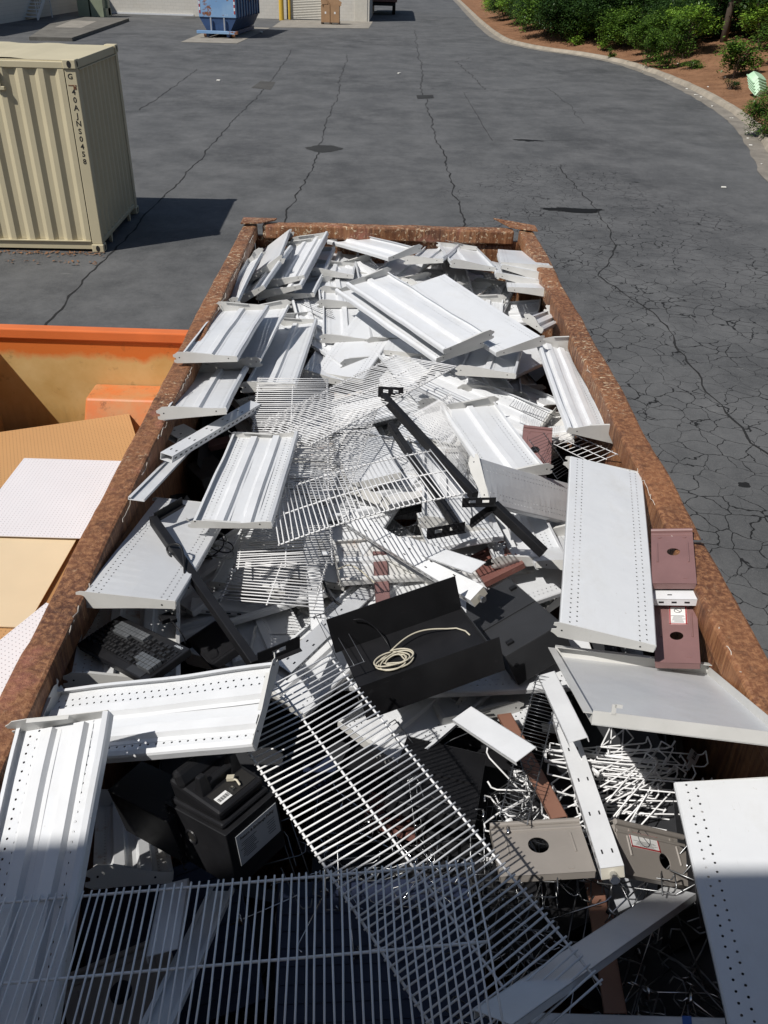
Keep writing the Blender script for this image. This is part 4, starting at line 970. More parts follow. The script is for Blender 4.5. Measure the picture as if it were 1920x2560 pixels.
# ================================================================== the heap
GS = 'white metal shelves heaped in the dumpster'
def shelf(key, label, up, ribs=2, mat='shelf', bracket='bracket', seed=None, p=None, group=GS, warp=None, name='metal_shelf', brackets=(1, 1), bh=.062):
    p = p or POSES[key]; L, W = p[2], p[3]
    rnd = random.Random(seed if seed is not None else sum(ord(c) * (i + 7) for i, c in enumerate(key)))
    r = thing(name, label, 'shelf', group); pose(r, p)
    wp = rnd.uniform(-.008, .008) if warp is None else warp
    tw = rnd.uniform(-.006, .006)
    def bend(x, y): return da * noise.noise(Vector((x * 4, y * 7, 0)) + so) + wp * (2 * x / L) ** 2 + tw * (2 * x / L) * (2 * y / W)
    s = 1 if not up else -1      # s=+1: tray opens towards local +z
    h = W / 2; so = Vector((rnd.uniform(0, 50), rnd.uniform(0, 50), 0)); da = rnd.choice((.0015, .002, .004, .007))
    # deck with folded lips: cross-section (y, z)
    fl = .030; rl = .022
    prof = [(-h + .016, s * (fl + .004), .30), (-h + .003, s * fl, .31), (-h, s * fl * .8, .32), (-h, s * .004, .33), (-h + .004, 0, .0), (0, 0, h), (h - .004, 0, .0), (h, s * .004, .33), (h, s * rl, .32), (h - .010, s * rl, .31)]
    NX = 18; m = MB(); vs = []; uv = []
    for i in range(NX + 1):
        x = -L / 2 + L * i / NX
        for y, z, d in prof:
            vs.append((x, y, z + bend(x, y))); uv.append((x, d if d >= .3 else (h - abs(y))))
    k = len(prof); m.add(vs, [(i * k + j, (i + 1) * k + j, (i + 1) * k + j + 1, i * k + j + 1) for i in range(NX) for j in range(k - 1)]); m.uv = uv
    m.obj('deck', mat, r, solid=.0016)
    # reinforcing hat channels
    ys = {0: [], 1: [0.01], 2: [-W * .17, W * .17], 3: [-W * .25, 0, W * .25]}[ribs]
    for y0 in ys:
        m = MB(); vs = []; hp = [(-.034, .001), (-.022, .003), (-.015, .019), (.015, .019), (.022, .003), (.034, .001)]
        for i in range(NX + 1):
            x = (-L / 2 + .012) + (L - .024) * i / NX
            for dy, z in hp: vs.append((x, y0 + dy, s * z + bend(x, y0)))
        m.add(vs, [(i * 6 + j, (i + 1) * 6 + j, (i + 1) * 6 + j + 1, i * 6 + j + 1) for i in range(NX) for j in range(5)])
        m.obj('rib', 'white', r, solid=.0014)
    # end brackets, tall and hooked at the rear
    for e, on in zip((-1, 1), brackets):
        if not on: continue
        b = bh; x = e * (L / 2 + .001); off = bend(e * L / 2, 0)
        poly = [(-h + .002, -.002), (h + .004, -.002), (h + .020, .004), (h + .020, .016), (h + .007, .018), (h + .007, .028), (h + .022, .034), (h + .022, .046), (h + .010, b * .82), (h - .006, b), (h - .05, b * .97), (-h * .2, b * .66), (-h + .03, .031), (-h + .002, .029)]
        m = MB(); m.prism([(y, s * z + off) for y, z in poly], 'x', x - .0012, x + .0012)
        m.prism([(h - .05, s * b * .97 + off - s * .0005), (-h * .2, s * b * .66 + off - s * .0005), (-h * .2, s * (b * .66 - .002) + off), (h - .05, s * (b * .97 - .002) + off)], 'x', x - e * .001, x - e * .012)
        o = m.obj('side_bracket', bracket, r)
        mm = MB()
        for y, z in ((h - .012, .030), (-h + .05, .018)):
            mm.tube([(x + e * .0013, y, s * z + off), (x + e * .0018, y, s * z + off)], .0035, 8)
        mm.obj('rivet', 'black2', o)
    return r
SH = [
 ('u_s1', 'underside-up shelf with one rib whose near bracket juts over the left rim', 0, 1, {}),
 ('u_s2', 'shelf half covered by the one jutting over the left rim, bracket notches to the right', 0, 1, {}),
 ('u_s3', 'underside-up shelf lying below the pair at the left rim, bracket pointing left', 0, 1, {}),
 ('u_s4', 'underside-up shelf with a single rib, just left of the face-up perforated shelf', 0, 1, {}),
 ('t_s5', 'face-up perforated shelf with a dented right lip above the white grids', 1, 0, {}),
 ('u_s6', 'short looking shelf lying crosswise behind the dented face-up shelf', 0, 1, {}),
 ('t_s7', 'smooth shelf tilted up on end in the far left corner', 1, 0, {}),
 ('u_s8', 'narrow shelf standing on edge against the left wall near the far corner', 0, 0, {}),
 ('u_s9', 'large two ribbed shelf at the far left, its near bracket on top of a stack', 0, 2, {}),
 ('u_s10', 'steeply tilted shelf between the far left corner and the two ribbed shelf', 0, 1, {}),
 ('u_s11', 'shelf directly under the large two ribbed far left shelf', 0, 2, {}),
 ('u_s12', 'lowest of three stacked shelves at the far left', 0, 1, {}),
 ('u_s13', 'one ribbed shelf right of the far left stack, its long bracket facing the viewer', 0, 1, {}),
 ('u_s14', 'shaded shelf tucked under the far curved shelf', 0, 1, {}),
 ('u_s15', 'shelf lying crosswise on top near the far wall, bracket at its right end', 0, 1, {}),
 ('u_s16', 'furthest shelf, standing against the far wall', 0, 1, {}),
 ('u_s16b', 'small looking stepped shelf end by the far wall', 0, 2, {}),
 ('u_s17', 'far shelf right of the crosswise one, near bracket spanning two neighbours', 0, 1, {}),
 ('u_s18', 'far shelf with a slanting rib between two bracket ends', 0, 1, {}),
 ('u_s19', 'top of three shelves fanned out against the far right wall', 1, 0, {}),
 ('u_s20', 'middle of three shelves fanned out against the far right wall', 1, 0, {}),
 ('u_s21', 'lowest of three shelves fanned out against the far right wall', 1, 0, {}),
 ('u_s22', 'shelf poking over a dark hollow at the far right, bracket to the right wall', 1, 0, {}),
 ('t_s24', 'perforated shelf face showing behind the big face-up shelf', 1, 0, {}),
 ('u_s25', 'long underside-up shelf with perforated edge lying on the big face-up shelf', 0, 1, {}),
 ('u_s26', 'long shelf under the diagonal underside-up one, lower left edge showing', 0, 1, {}),
 ('t_s27', 'big smooth face-up shelf lying diagonally across the far half of the heap', 1, 0, {}),
 ('u_s28', 'one ribbed shelf below the near end of the big diagonal face-up shelf', 0, 1, {}),
 ('u_s29', 'shelf poking out right of the big diagonal face-up shelf', 0, 1, {}),
 ('u_s30', 'small looking shelf corner beside the right wall, far half', 0, 1, {}),
 ('u_s31', 'shelf corner showing behind the big diagonal face-up shelf', 0, 0, {}),
 ('u_s32', 'long two ribbed shelf leaning along the right wall', 0, 2, {'bh': .10}),
 ('u_s33', 'shelf seen nearly edge on, running from the white grids toward the right wall', 0, 3, {}),
 ('u_s34', 'one ribbed perforated shelf in the middle of the heap, right of the black arm', 0, 1, {}),
 ('t_s35', 'grey lit shelf tilted toward the viewer, running under the long face-up shelf', 1, 0, {'mat': 'shelf_grey'}),
 ('t_s36', 'long clean face-up shelf with two rows of holes, right of the heap centre', 1, 0, {}),
 ('t_s38', 'large perforated face-up shelf at the lower right corner, half in shade', 1, 0, {}),
 ('u_s39', 'long two ribbed shelf at the lower left corner, half in shade', 0, 2, {}),
 ('u_s40', 'underside-up shelf lying crosswise at the lower left with holes along its far edge', 0, 2, {'bh': .042}),
 ('t_s41', 'face-up grey white shelf with hooked left corner at the left wall', 1, 0, {'mat': 'shelf_grey'}),
 ('u_s42', 'rust stained two ribbed shelf under the keyboard', 0, 2, {'mat': 'shelf_rusty'}),
 ('u_s43', 'bright two ribbed shelf lying flat left of the grids', 0, 2, {'bh': .034}),
 ('t_s44', 'perforated shelf seen through the white grids', 1, 0, {}),
 ('t_s45', 'perforated shelf behind the slotted beam in the middle of the heap', 1, 0, {}),
 ('t_s46b', 'perforated shelf right of the black tray, under the leaning black arm', 1, 1, {}),
 ('u_s47', 'rust spotted shelf below the black boxes at the lower left', 0, 2, {'mat': 'shelf_rusty'}),
]
for key, lab, up, ribs, kw in SH: shelf(key, lab, up, ribs, **kw)
rnd = random.Random(58)
for i in range(22):
    if i < 15: x, y, z = rnd.uniform(-.6, .75), 4.9 + i * .13, rnd.uniform(1.66, 1.76)
    else: x, y, z = rnd.uniform(.6, .78), 3.5 + (i - 15) * .33, rnd.uniform(1.5, 1.64)
    q = Quaternion((0, 0, 1), rnd.choice((1.57, 4.71)) + rnd.gauss(0, .35)) @ Quaternion((1, 0, 0), rnd.gauss(0, .07)) @ Quaternion((0, 1, 0), rnd.gauss(.0, .05))
    shelf('f', 'white metal shelf of the second layer, showing between the topmost shelves', rnd.random() < .3, rnd.choice((1, 2)), seed=300 + i, p=((x, y, z), tuple(q), .91, .33), group='second layer shelves showing in gaps')
# the plain grey tray at the right: flanges all round
p = POSES['u_s37']; r = thing('plain_metal_panel', 'plain grey metal panel with a turned up rim at the right wall', 'panel'); pose(r, p); L, W = p[2], p[3]
m = MB(); m.box((0, 0, 0), (L, W, .002)); m.obj('sheet', 'shelf_grey', r)
m = MB(); m.box((0, -W / 2 + .001, .018), (L, .002, .04)); m.obj('long_flange', 'bracket', r); m = MB(); m.box((0, W / 2 - .001, .02), (L, .002, .038)); m.box((0, W / 2 - .018, .04), (L, .034, .002)); m.obj('long_flange', 'bracket', r)
m = MB(); m.box((L / 2 - .001, 0, .014), (.002, W - .006, .03)); m.obj('end_flange', 'bracket', r); m = MB(); m.box((-L / 2 + .001, 0, .014), (.002, W - .006, .03)); m.box((-L / 2 - .012, 0, .029), (.026, W - .006, .002)); m.obj('end_flange', 'bracket', r)
m = MB(); m.box((-L * .40, -W / 2 - .0005, .048), (.012, .003, .028)); m.box((-L * .40 + .012, -W / 2 - .0005, .058), (.02, .003, .010)); m.obj('hook_tab', 'bracket', r)

# filler shelves lying deeper down
rnd = random.Random(21)
FL = 'white metal shelf lying deep in the heap, mostly buried under other shelves'
for i in range(84):
    y = 2.4 + (i + .5) / 84 * 4.55; x = rnd.uniform(-.72, .72)
    if y < 2.45: continue
    q = Quaternion((0, 0, 1), rnd.uniform(0, 6.28)) @ Quaternion((1, 0, 0), rnd.gauss(0, .09)) @ Quaternion((0, 1, 0), rnd.gauss(0, .07))
    shelf('f', FL, rnd.random() < .4, rnd.choice((1, 2)), seed=i, p=((x, y, rnd.uniform(1.36, 1.60) - (.1 if y < 3.3 else 0) + (.12 if y > 5.4 else 0)), tuple(q), .91, .33), group='shelves buried deep in the heap', mat=rnd.choice(('shelf', 'shelf', 'shelf_grey', 'shelf_rusty')))

# dark sheets added over sunlit rust, keeping hollows and wall gaps dark
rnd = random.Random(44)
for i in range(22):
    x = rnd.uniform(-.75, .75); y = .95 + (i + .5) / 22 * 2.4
    r = thing('dark_filler_sheet', 'added dark sheet darkening the bottom of the hollows under the hooks', 'metal sheet', 'added dark sheets under the hooks', (x, y, rnd.uniform(1.06, 1.2))); r.rotation_euler = (rnd.gauss(0, .12), rnd.gauss(0, .12), rnd.uniform(0, 3.1))
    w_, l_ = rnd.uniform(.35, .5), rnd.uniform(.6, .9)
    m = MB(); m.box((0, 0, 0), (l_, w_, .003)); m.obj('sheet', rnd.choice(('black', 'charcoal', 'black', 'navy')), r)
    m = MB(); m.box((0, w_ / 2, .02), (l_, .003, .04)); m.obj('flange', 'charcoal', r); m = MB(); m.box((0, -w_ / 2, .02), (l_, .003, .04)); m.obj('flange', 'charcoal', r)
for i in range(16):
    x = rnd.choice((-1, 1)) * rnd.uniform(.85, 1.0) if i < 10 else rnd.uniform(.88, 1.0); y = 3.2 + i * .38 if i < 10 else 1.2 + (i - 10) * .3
    r = thing('dark_filler_sheet', 'dark metal sheet wedged upright between the heap and the wall', 'metal sheet', 'dark sheets wedged at the walls', (x, y, 1.35)); r.rotation_euler = (rnd.gauss(0, .1), (-1 if x > 0 else 1) * rnd.uniform(.7, 1.1), rnd.gauss(0, .2))
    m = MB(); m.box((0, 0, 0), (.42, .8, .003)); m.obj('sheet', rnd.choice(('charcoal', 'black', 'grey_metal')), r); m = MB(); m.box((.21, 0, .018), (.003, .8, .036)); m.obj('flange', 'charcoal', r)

# ------------------------------------------------------------------ wire grids
def grid(key, label, rods='y', pitch=.02, frames=(-.5, 0, .5), fr=.0036, cr=.0016, mat='wire', over=.006, bendz=.0, sag=0.0, cat='wire grid', group='wire shelves and baskets in the heap', clips=(), name='wire_shelf'):
    p = POSES[key]; L, W = p[2], p[3]; r = thing(name, label, cat, group); pose(r, p)
    ex, ey = (L, W) if rods == 'y' else (W, L)     # ex: along the frames
    def T(a, b, z):
        zz = z + bendz * ((2 * a / ex) ** 2) + sag * (1 - (2 * b / ey) ** 2)
        return (a, b, zz) if rods == 'y' else (b, a, zz)
    for f in frames:
        b = f * ey * .985
        MB().tube([T(-ex / 2 + ex * i / 12, b, 0) for i in range(13)], fr, 7).obj('frame_rod', mat, r, smooth=True)
    m = MB(); n = max(2, int(ex / pitch)); rn = random.Random(len(key) * 77 + int(L * 1000))
    for i in range(n + 1):
        a = -ex / 2 + .006 + (ex - .012) * i / n; j = rn.gauss(0, .0019)
        m.tube([T(a + j, -ey / 2 - over, fr + cr), T(a + rn.gauss(0, .0012), 0, fr + cr + rn.gauss(0, .0015)), T(a - j, ey / 2 + over, fr + cr)], cr, 6)
    m.obj('cross_wires', mat, r, smooth=True)
    for (a, b) in clips:
        m = MB(); m.box(T(a * ex, b * ey, .006), (.030, .026, .006)); o = m.obj('plastic_clip', 'white', r, bevel=.002)
    return r
grid('g_1', 'long white wire shelf lying diagonally over the dark gap, foreground', 'y', .0205, fr=.0037, cr=.0028, sag=-.01)
grid('g_2', 'wire shelf lying crosswise in the shade at the bottom edge', 'y', .0195, fr=.0034, cr=.0024)
grid('g_3', 'white wire shelf with level rods beside the left shelf stack, mid heap', 'x', .0195, cr=.0027)
grid('g_4', 'white wire shelf running diagonally up to the right over the other grids', 'x', .0195, cr=.0027)
grid('g_5', 'white wire shelf with level rods under the curved grid, mid heap', 'x', .0195, cr=.0027)
grid('g_6', 'bowed white wire shelf with three long rails pointing to the black arms', 'y', .0205, bendz=-.02, cr=.0027)
grid('g_7', 'short white wire shelf on top of its twin below the bowed grid', 'x', .0200, clips=((-.25, .42),), cr=.0027)
grid('g_7b', 'lower white wire shelf fanned under its twin, left of the slotted plank', 'x', .0200, clips=((.1, -.5),), cr=.0027)
grid('g_8', 'narrow dark wire ladder basket leaning over the white beams', 'x', .018, frames=(-.5, .5), fr=.0022, cr=.0012, mat='wire_dark')
grid('g_9', 'small black wire rack lying on the edge of the black tray', 'x', .035, frames=(-.5, .5), fr=.0024, cr=.0014, mat='wire_dark')
grid('g_10', 'white wire grid strip right of the long black arm', 'x', .018)
grid('g_12', 'small dark wire grid over the rose brown base plate', 'y', .016, frames=(-.5, .5), mat='wire_dark', fr=.002, cr=.001)
grid('g_13', 'open white wire basket side by the right wall shelf', 'y', .055, fr=.0022, cr=.0018)
grid('g_14', 'fine wire grid trapped under the big diagonal shelf', 'y', .018, fr=.0018, cr=.0010, mat='wire_dark')
grid('g_15', 'dark zigzag wire basket rail on the edge-on shelf', 'y', .014, frames=(-.5, .5), fr=.0018, cr=.0010, mat='wire_dark')
grid('g_16', 'dark wire basket in the hollow below the bowed grid', 'y', .03, mat='wire_dark', fr=.0018, cr=.0012)
grid('g_17', 'chrome wire basket in the hollow left of the brown strip', 'y', .02, mat='dull_steel', fr=.002, cr=.0013)

# ------------------------------------------------------------------ beams, channels and planks
def beam(key, label, kind='box', depth=.035, mat='white', slots=True, name=None, cat='beam', group='steel uprights and channels in the heap', cap=False):
    p = POSES[key]; L, W = p[2], p[3]; r = thing(name or ('slotted_upright' if slots else 'steel_channel'), label, cat, group); pose(r, p)
    al = L > W; ln, w = (L, W) if al else (W, L)
    def B(m, a, b, z, da, db, dz): m.box((a, b, z) if al else (b, a, z), (da, db, dz) if al else (db, da, dz))
    m = MB(); t = .0025
    if kind == 'box':
        B(m, 0, 0, -t / 2, ln, w, t); B(m, 0, -w / 2 + t / 2, -depth / 2, ln - .002, t, depth - .001); B(m, 0, w / 2 - t / 2, -depth / 2, ln - .002, t, depth - .001); B(m, 0, 0, -depth + t / 2, ln - .004, w - .006, t)
    elif kind == 'down':
        B(m, 0, 0, -t / 2, ln, w, t); B(m, 0, -w / 2 + t / 2, -depth / 2, ln - .002, t, depth); B(m, 0, w / 2 - t / 2, -depth / 2, ln - .002, t, depth)
    else:   # open channel, sides up
        B(m, 0, 0, -t / 2, ln, w, t); B(m, 0, -w / 2 + t / 2, depth / 2, ln, t, depth); B(m, 0, w / 2 - t / 2, depth / 2, ln, t, depth)
        B(m, 0, -w / 2 + .006, depth, ln, .012, t); B(m, 0, w / 2 - .006, depth, ln, .012, t)
    m.obj('rail_body', mat, r)
    if slots:
        m = MB(); n = int(ln / .045)
        for i in range(n):
            a = -ln / 2 + .03 + i * .045
            for s in (-1, 1): B(m, a, s * (w / 2 + .0002), -depth * .5, .018, .0012, .007)
        for i in range(max(1, int(ln / .16))):
            a = -ln / 2 + .06 + i * .16
            for s in (-1, 1): B(m, a, s * w * .22, .0006, .016, .0045, .0012)
        m.obj('slot', 'black2', r)
    if cap:
        m = MB(); e = cap * ln / 2; pa = [(e, 0, -depth * .55), (e + cap * .02, 0, -depth * .55)]; pa = pa if al else [(b, a, z) for a, b, z in pa]
        m.tube(pa, .010, 10); m.tube([pa[1], tuple(Vector(pa[1]) + (Vector(pa[1]) - Vector(pa[0])) * .4)], .015, 6); m.obj('levelling_bolt', 'chrome', r)
        m = MB(); B(m, e - cap * .001, 0, -depth / 2, .002, w - .002, depth - .002); m.obj('end_plate', 'cream_metal', r)
    return r
beam('b_1', 'white slotted box upright reaching from the left wall to the grids', 'box', .035)
beam('b_2', 'shallow white channel strip sticking out toward the left rim', 'open', .008, slots=False)
beam('b_3', 'short slotted rail end beside the left wall', 'box', .035)
beam('b_4', 'thick white slotted upright slanting down to the black cabinet', 'box', .045, cap=1)
beam('b_5', 'flat white strip with a torn end beside the thick slotted upright', 'down', .006, slots=False)
beam('b_6', 'slotted white upright slanting up behind the black tray', 'box', .04, cap=0)
beam('b_7', 'long white slotted upright in the lower right, ending between two taupe plates', 'box', .045, cap=-1)
beam('b_8', 'shorter white rail end right of the dark wire ladder', 'down', .02, slots=False)
beam('b_9', 'short white channel with a rusty orange tip', 'down', .014, slots=False)
beam('b_10', 'grey white channel in the shade under the diagonal wire shelf', 'down', .02, slots=False)
beam('b_11', 'white slotted rail end between two rose brown base plates', 'box', .03, cap=1)
beam('b_12', 'white rail end seen through the bottom wire shelf', 'down', .02, slots=False)
beam('b_13', 'long grey white channel slanting under the bottom wire shelf', 'open', .012, slots=False)
beam('b_14', 'white plank with blue tape at the bottom edge', 'down', .02, slots=False, name='white_plank', cat='plank')
m = MB(); m.box((POSES['b_14'][2] * .32, 0, .001), (.022, POSES['b_14'][3] + .002, .001)); o = m.obj('blue_tape', 'blue_tape', [x for x in COL.objects if x.name.startswith('white_plank')][0])
beam('b_15', 'slotted rail lying level in front of the far shelf stack', 'box', .03)
beam('b_16', 'perforated white rail under the fanned wire shelves', 'down', .02)
beam('b_17', 'white slotted plank standing under the fanned wire shelves', 'down', .02)
beam('r_1', 'rose brown metal strip below the thick slotted upright', 'down', .01, 'brown', False, 'brown_strip', 'strip', 'brown metal strips')
beam('r_2', 'longer dusty brown strip with a bent neck beside its twin', 'down', .01, 'brown', False, 'brown_strip', 'strip', 'brown metal strips')
beam('r_3', 'short dusty brown strip in the hollow right of the grids', 'down', .01, 'brown', False, 'brown_strip', 'strip', 'brown metal strips')
beam('r_4', 'tan brown strip with a round hole beside the dark wire ladder', 'down', .01, 'tan_brown', False, 'brown_strip', 'strip', 'brown metal strips')
beam('r_5', 'long brown channel standing in the shade below the taupe plates', 'down', .02, 'tan_brown', False, 'brown_strip', 'strip', 'brown metal strips')
beam('r_7', 'brown rail end behind the bright two ribbed shelf', 'down', .03, 'brown', False, 'brown_strip', 'strip', 'brown metal strips')

# ------------------------------------------------------------------ base end plates
def baseplate(key, label, mat, hole_at=(.0, .1), sticker=False, roll=1):
    p = POSES[key]; L, W = p[2], p[3]; r = thing('base_end_plate', label, 'base plate', 'base end plates in the heap'); pose(r, p)
    # plate with a real round hole (ring of quads to a rectangle)
    hx, hy = hole_at[0] * L, hole_at[1] * W; R = min(L, W) * .155; n = 32; m = MB(); vs = []
    for k in range(n):
        a = 2 * pi * k / n; c, s = cos(a), sin(a)
        vs.append((hx + R * c, hy + R * s, 0))
    def edge(a):
        c, s = cos(a), sin(a); t = []
        if abs(c) > 1e-6: t.append(((L / 2 if c > 0 else -L / 2) - hx) / c)
        if abs(s) > 1e-6: t.append(((W / 2 if s > 0 else -W / 2) - hy) / s)
        q = min(x for x in t if x > 0); return (hx + c * q, hy + s * q, 0)
    ang = [2 * pi * k / n for k in range(n)] ; corners = [math.atan2(sy * W / 2 - hy, sx * L / 2 - hx) % (2 * pi) for sx, sy in ((1, 1), (-1, 1), (-1, -1), (1, -1))]
    for cc in corners:
        kx = min(range(n), key=lambda k: abs((ang[k] - cc + pi) % (2 * pi) - pi)); ang[kx] = cc
    vs = [(hx + R * cos(a), hy + R * sin(a), 0) for a in ang] + [edge(a) for a in ang]
    m.add(vs, [(k, (k + 1) % n, n + (k + 1) % n, n + k) for k in range(n)]); m.obj('plate', mat, r, solid=.0022)
    m = MB(); m.tube([(-L / 2, W / 2 - .004, .004), (L / 2, W / 2 - .004, .004)], .009, 10); m.tube([(-L / 2, W / 2 - .030, .000), (L / 2, W / 2 - .030, .000)], .006, 8)
    m.box((0, W / 2 + .002, -.02), (L, .002, .04)); m.obj('rolled_edge', mat, r, smooth=False)
    m = MB(); m.box((-L / 2 + .001, 0, -.014), (.002, W - .02, .03)); m.box((L / 2 - .001, 0, -.014), (.002, W - .02, .03)); m.box((0, -W / 2 + .001, -.012), (L - .004, .002, .026)); m.obj('side_flange', mat, r)
    for sx in (-1, 1):
        m = MB(); m.tube([(sx * L * .36, -W * .12, .001), (sx * L * .36, W * .25, .001)], .004, 8); m.obj('pressed_rib', mat, r)
    m = MB(); m.tube([(-L * .30, W * .36, .0005), (-L * .30, W * .36, .004)], .007, 10); m.tube([(L * .30, W * .36, .0005), (L * .30, W * .36, .004)], .007, 10); m.box((L * .26, -W * .4, .0015), (.018, .012, .002)); m.obj('stud', mat, r)
    m = MB(); m.tube([(L / 2, W * .30, -.006), (L / 2 + .03, W * .30, -.006)], .006, 8); m.tube([(L / 2 + .03, W * .30, -.006), (L / 2 + .036, W * .30, -.006)], .011, 6); m.obj('levelling_bolt', 'dull_steel', r)
    if sticker:
        sw, sh = L * .42, W * .30; cx, cy = sticker
        o = MB().box((cx * L, cy * W, .0020), (sw, sh, .0008)).obj('warning_sticker', 'paper', r)
        z = .0026; m = MB(); 
        for c, d in (((0, sh / 2 - .003), (sw, .005)), ((0, -sh / 2 + .003), (sw, .005)), ((sw / 2 - .003, 0), (.005, sh)), ((-sw / 2 + .003, 0), (.005, sh))): m.box((cx * L + c[0], cy * W + c[1], z), (d[0], d[1], .0006))
        m.obj('red_border', 'red_ink', o)
        m = MB(); rr = sw * .2; pts = [(cx * L + rr * cos(2 * pi * k / 24), cy * W + sh * .24 + rr * sin(2 * pi * k / 24), z + .0003) for k in range(25)]; m.tube(pts, .0012, 4); m.tube([(cx * L - rr * .7, cy * W + sh * .24 + rr * .7, z + .0003), (cx * L + rr * .7, cy * W + sh * .24 - rr * .7, z + .0003)], .0012, 4); m.obj('prohibition_sign', 'ink', o)
        m = MB()
        for i in range(7): m.box((cx * L + (sw * .05 if i % 2 else -sw * .04), cy * W - sh * .04 - i * sh * .058, z + .0002), (sw * (.72 - .1 * (i % 3)), sh * .016, .0004))
        m.obj('small_print', 'ink', o)
    return r
baseplate('p_1', 'rose brown base plate with a round hole at the right wall, upper one', 'brown', (.02, .08))
baseplate('p_2', 'rose brown base plate with a red bordered warning sticker at the right wall', 'brown', (.0, -.10), sticker=(.05, .22))
baseplate('p_3', 'rose brown base plate under the small dark wire grid', 'brown', (-.05, -.05))
baseplate('p_4', 'red brown base plate below the black arm in the middle', 'brown2', (-.1, .05))
baseplate('q_1', 'taupe base plate with a wide round hole at the lower right', 'taupe', (-.02, .05))
baseplate('q_2', 'taupe base plate with a red bordered sticker under the lower right shelf', 'taupe', (.12, -.1), sticker=(-.12, .2))
baseplate('r_6', 'red brown base plate seen down through the long wire shelf', 'brown2', (0, 0))

# ------------------------------------------------------------------ black support arms
def bar(m, a, b, w, h):
    a, b = Vector(a), Vector(b); d = (b - a).normalized(); s = d.cross(Vector((0, 0, 1))).normalized() * (w / 2); u = s.cross(d).normalized() * (h / 2)
    m.hexa([a - s - u, a + s - u, b + s - u, b - s - u], [a - s + u, a + s + u, b + s + u, b - s + u])
def slotplate(m, a, b, up, hgt, th=.004, slots=2):
    # plate from a to b, hgt along up, with rectangular openings
    a, b, up = Vector(a), Vector(b), Vector(up).normalized(); d = (b - a); L = d.length; d.normalize(); n = d.cross(up).normalized() * (th / 2)
    def q(x0, x1, y0, y1):
        c = [a + d * x0 + up * y0, a + d * x1 + up * y0, a + d * x1 + up * y1, a + d * x0 + up * y1]; m.hexa([p - n for p in c], [p + n for p in c])
    y = (0, hgt * .34, hgt * .70, hgt); q(0, L, y[0], y[1] - 1e-4); q(0, L, y[2] + 1e-4, y[3])
    xs = [0]; seg = L / (2 * slots + 1)
    for i in range(slots): xs += [seg * (2 * i + 1), seg * (2 * i + 2)]
    xs.append(L)
    for i in range(0, len(xs), 2): q(xs[i], xs[i + 1], y[1], y[2])
def arm(label, pts, plates, w=.032, h=.045):
    r = thing('black_support_arm', label, 'bracket arm', 'black steel support arms')
    m = MB()
    for i in range(len(pts) - 1): bar(m, pts[i], pts[i + 1], w, h)
    m.obj('arm_tube', 'black', r, bevel=.003)
    for a, b, up, hg, sl in plates:
        m = MB(); slotplate(m, a, b, up, hg, .004, sl); m.obj('slotted_plate', 'black', r)
        m = MB(); a_, b_ = Vector(a), Vector(b); n = (b_ - a_).normalized().cross(Vector(up)).normalized() * .02; u = Vector(up).normalized() * hg
        m.hexa([a_, b_, b_ + n, a_ + n], [a_ + Vector((0, 0, .003)), b_ + Vector((0, 0, .003)), b_ + n + Vector((0, 0, .003)), a_ + n + Vector((0, 0, .003))]); m.obj('plate_flange', 'black', r)
    return r
arm('long black arm with a slotted head, slanting across the middle of the heap', [(-0.022, 4.02, 1.93), (0.408, 3.207, 1.84)], [((-0.051, 4.026, 1.93), (0.081, 4.024, 1.93), (0, 0.15, 1), 0.05, 2)])
arm('black arm under the bowed wire shelf with a slotted foot plate', [(0.019, 4.106, 1.72), (0.325, 3.112, 1.74)], [((0.19, 3.01, 1.74), (0.359, 3.071, 1.74), (0, 0.3, 1), 0.045, 2)])
arm('black arm with slotted head reaching under the long face-up shelf', [(0.465, 3.014, 1.92), (0.67, 2.844, 1.8)], [((0.329, 3.001, 1.92), (0.471, 2.999, 1.93), (0, 0.2, 1), 0.035, 2), ((0.367, 2.968, 1.84), (0.457, 3.007, 1.9), (0, 0.1, 1), 0.035, 0)])
arm('long black arm with plates at both ends, beside the keyboard', [(-0.946, 2.851, 1.9), (-0.415, 2.064, 1.86)], [((-0.938, 2.845, 1.9), (-0.852, 2.973, 1.9), (0, 0.1, 1), 0.035, 0), ((-0.406, 2.068, 1.86), (-0.273, 2.147, 1.87), (0, 0.1, 1), 0.05, 1)])

# ------------------------------------------------------------------ black and grey cases
def case(key, label, depth, mat, name, cat, parts=None, bev=.003):
    p = POSES[key]; L, W = p[2], p[3]; r = thing(name, label, cat); pose(r, p)
    m = MB(); m.box((0, 0, -depth / 2), (L, W, depth)); m.obj('housing', mat, r, bevel=bev)
    q = [(-L / 2, -W / 2, 0), (L / 2, -W / 2, 0), (L / 2, W / 2, 0), (-L / 2, W / 2, 0)]; e_ = .0006
    MB().tube([(x * .998, y * .998, e_ * .2) for x, y, z in q + q[:1]], .0008, 5).obj('worn_edge', 'charcoal', r)
    return r, L, W
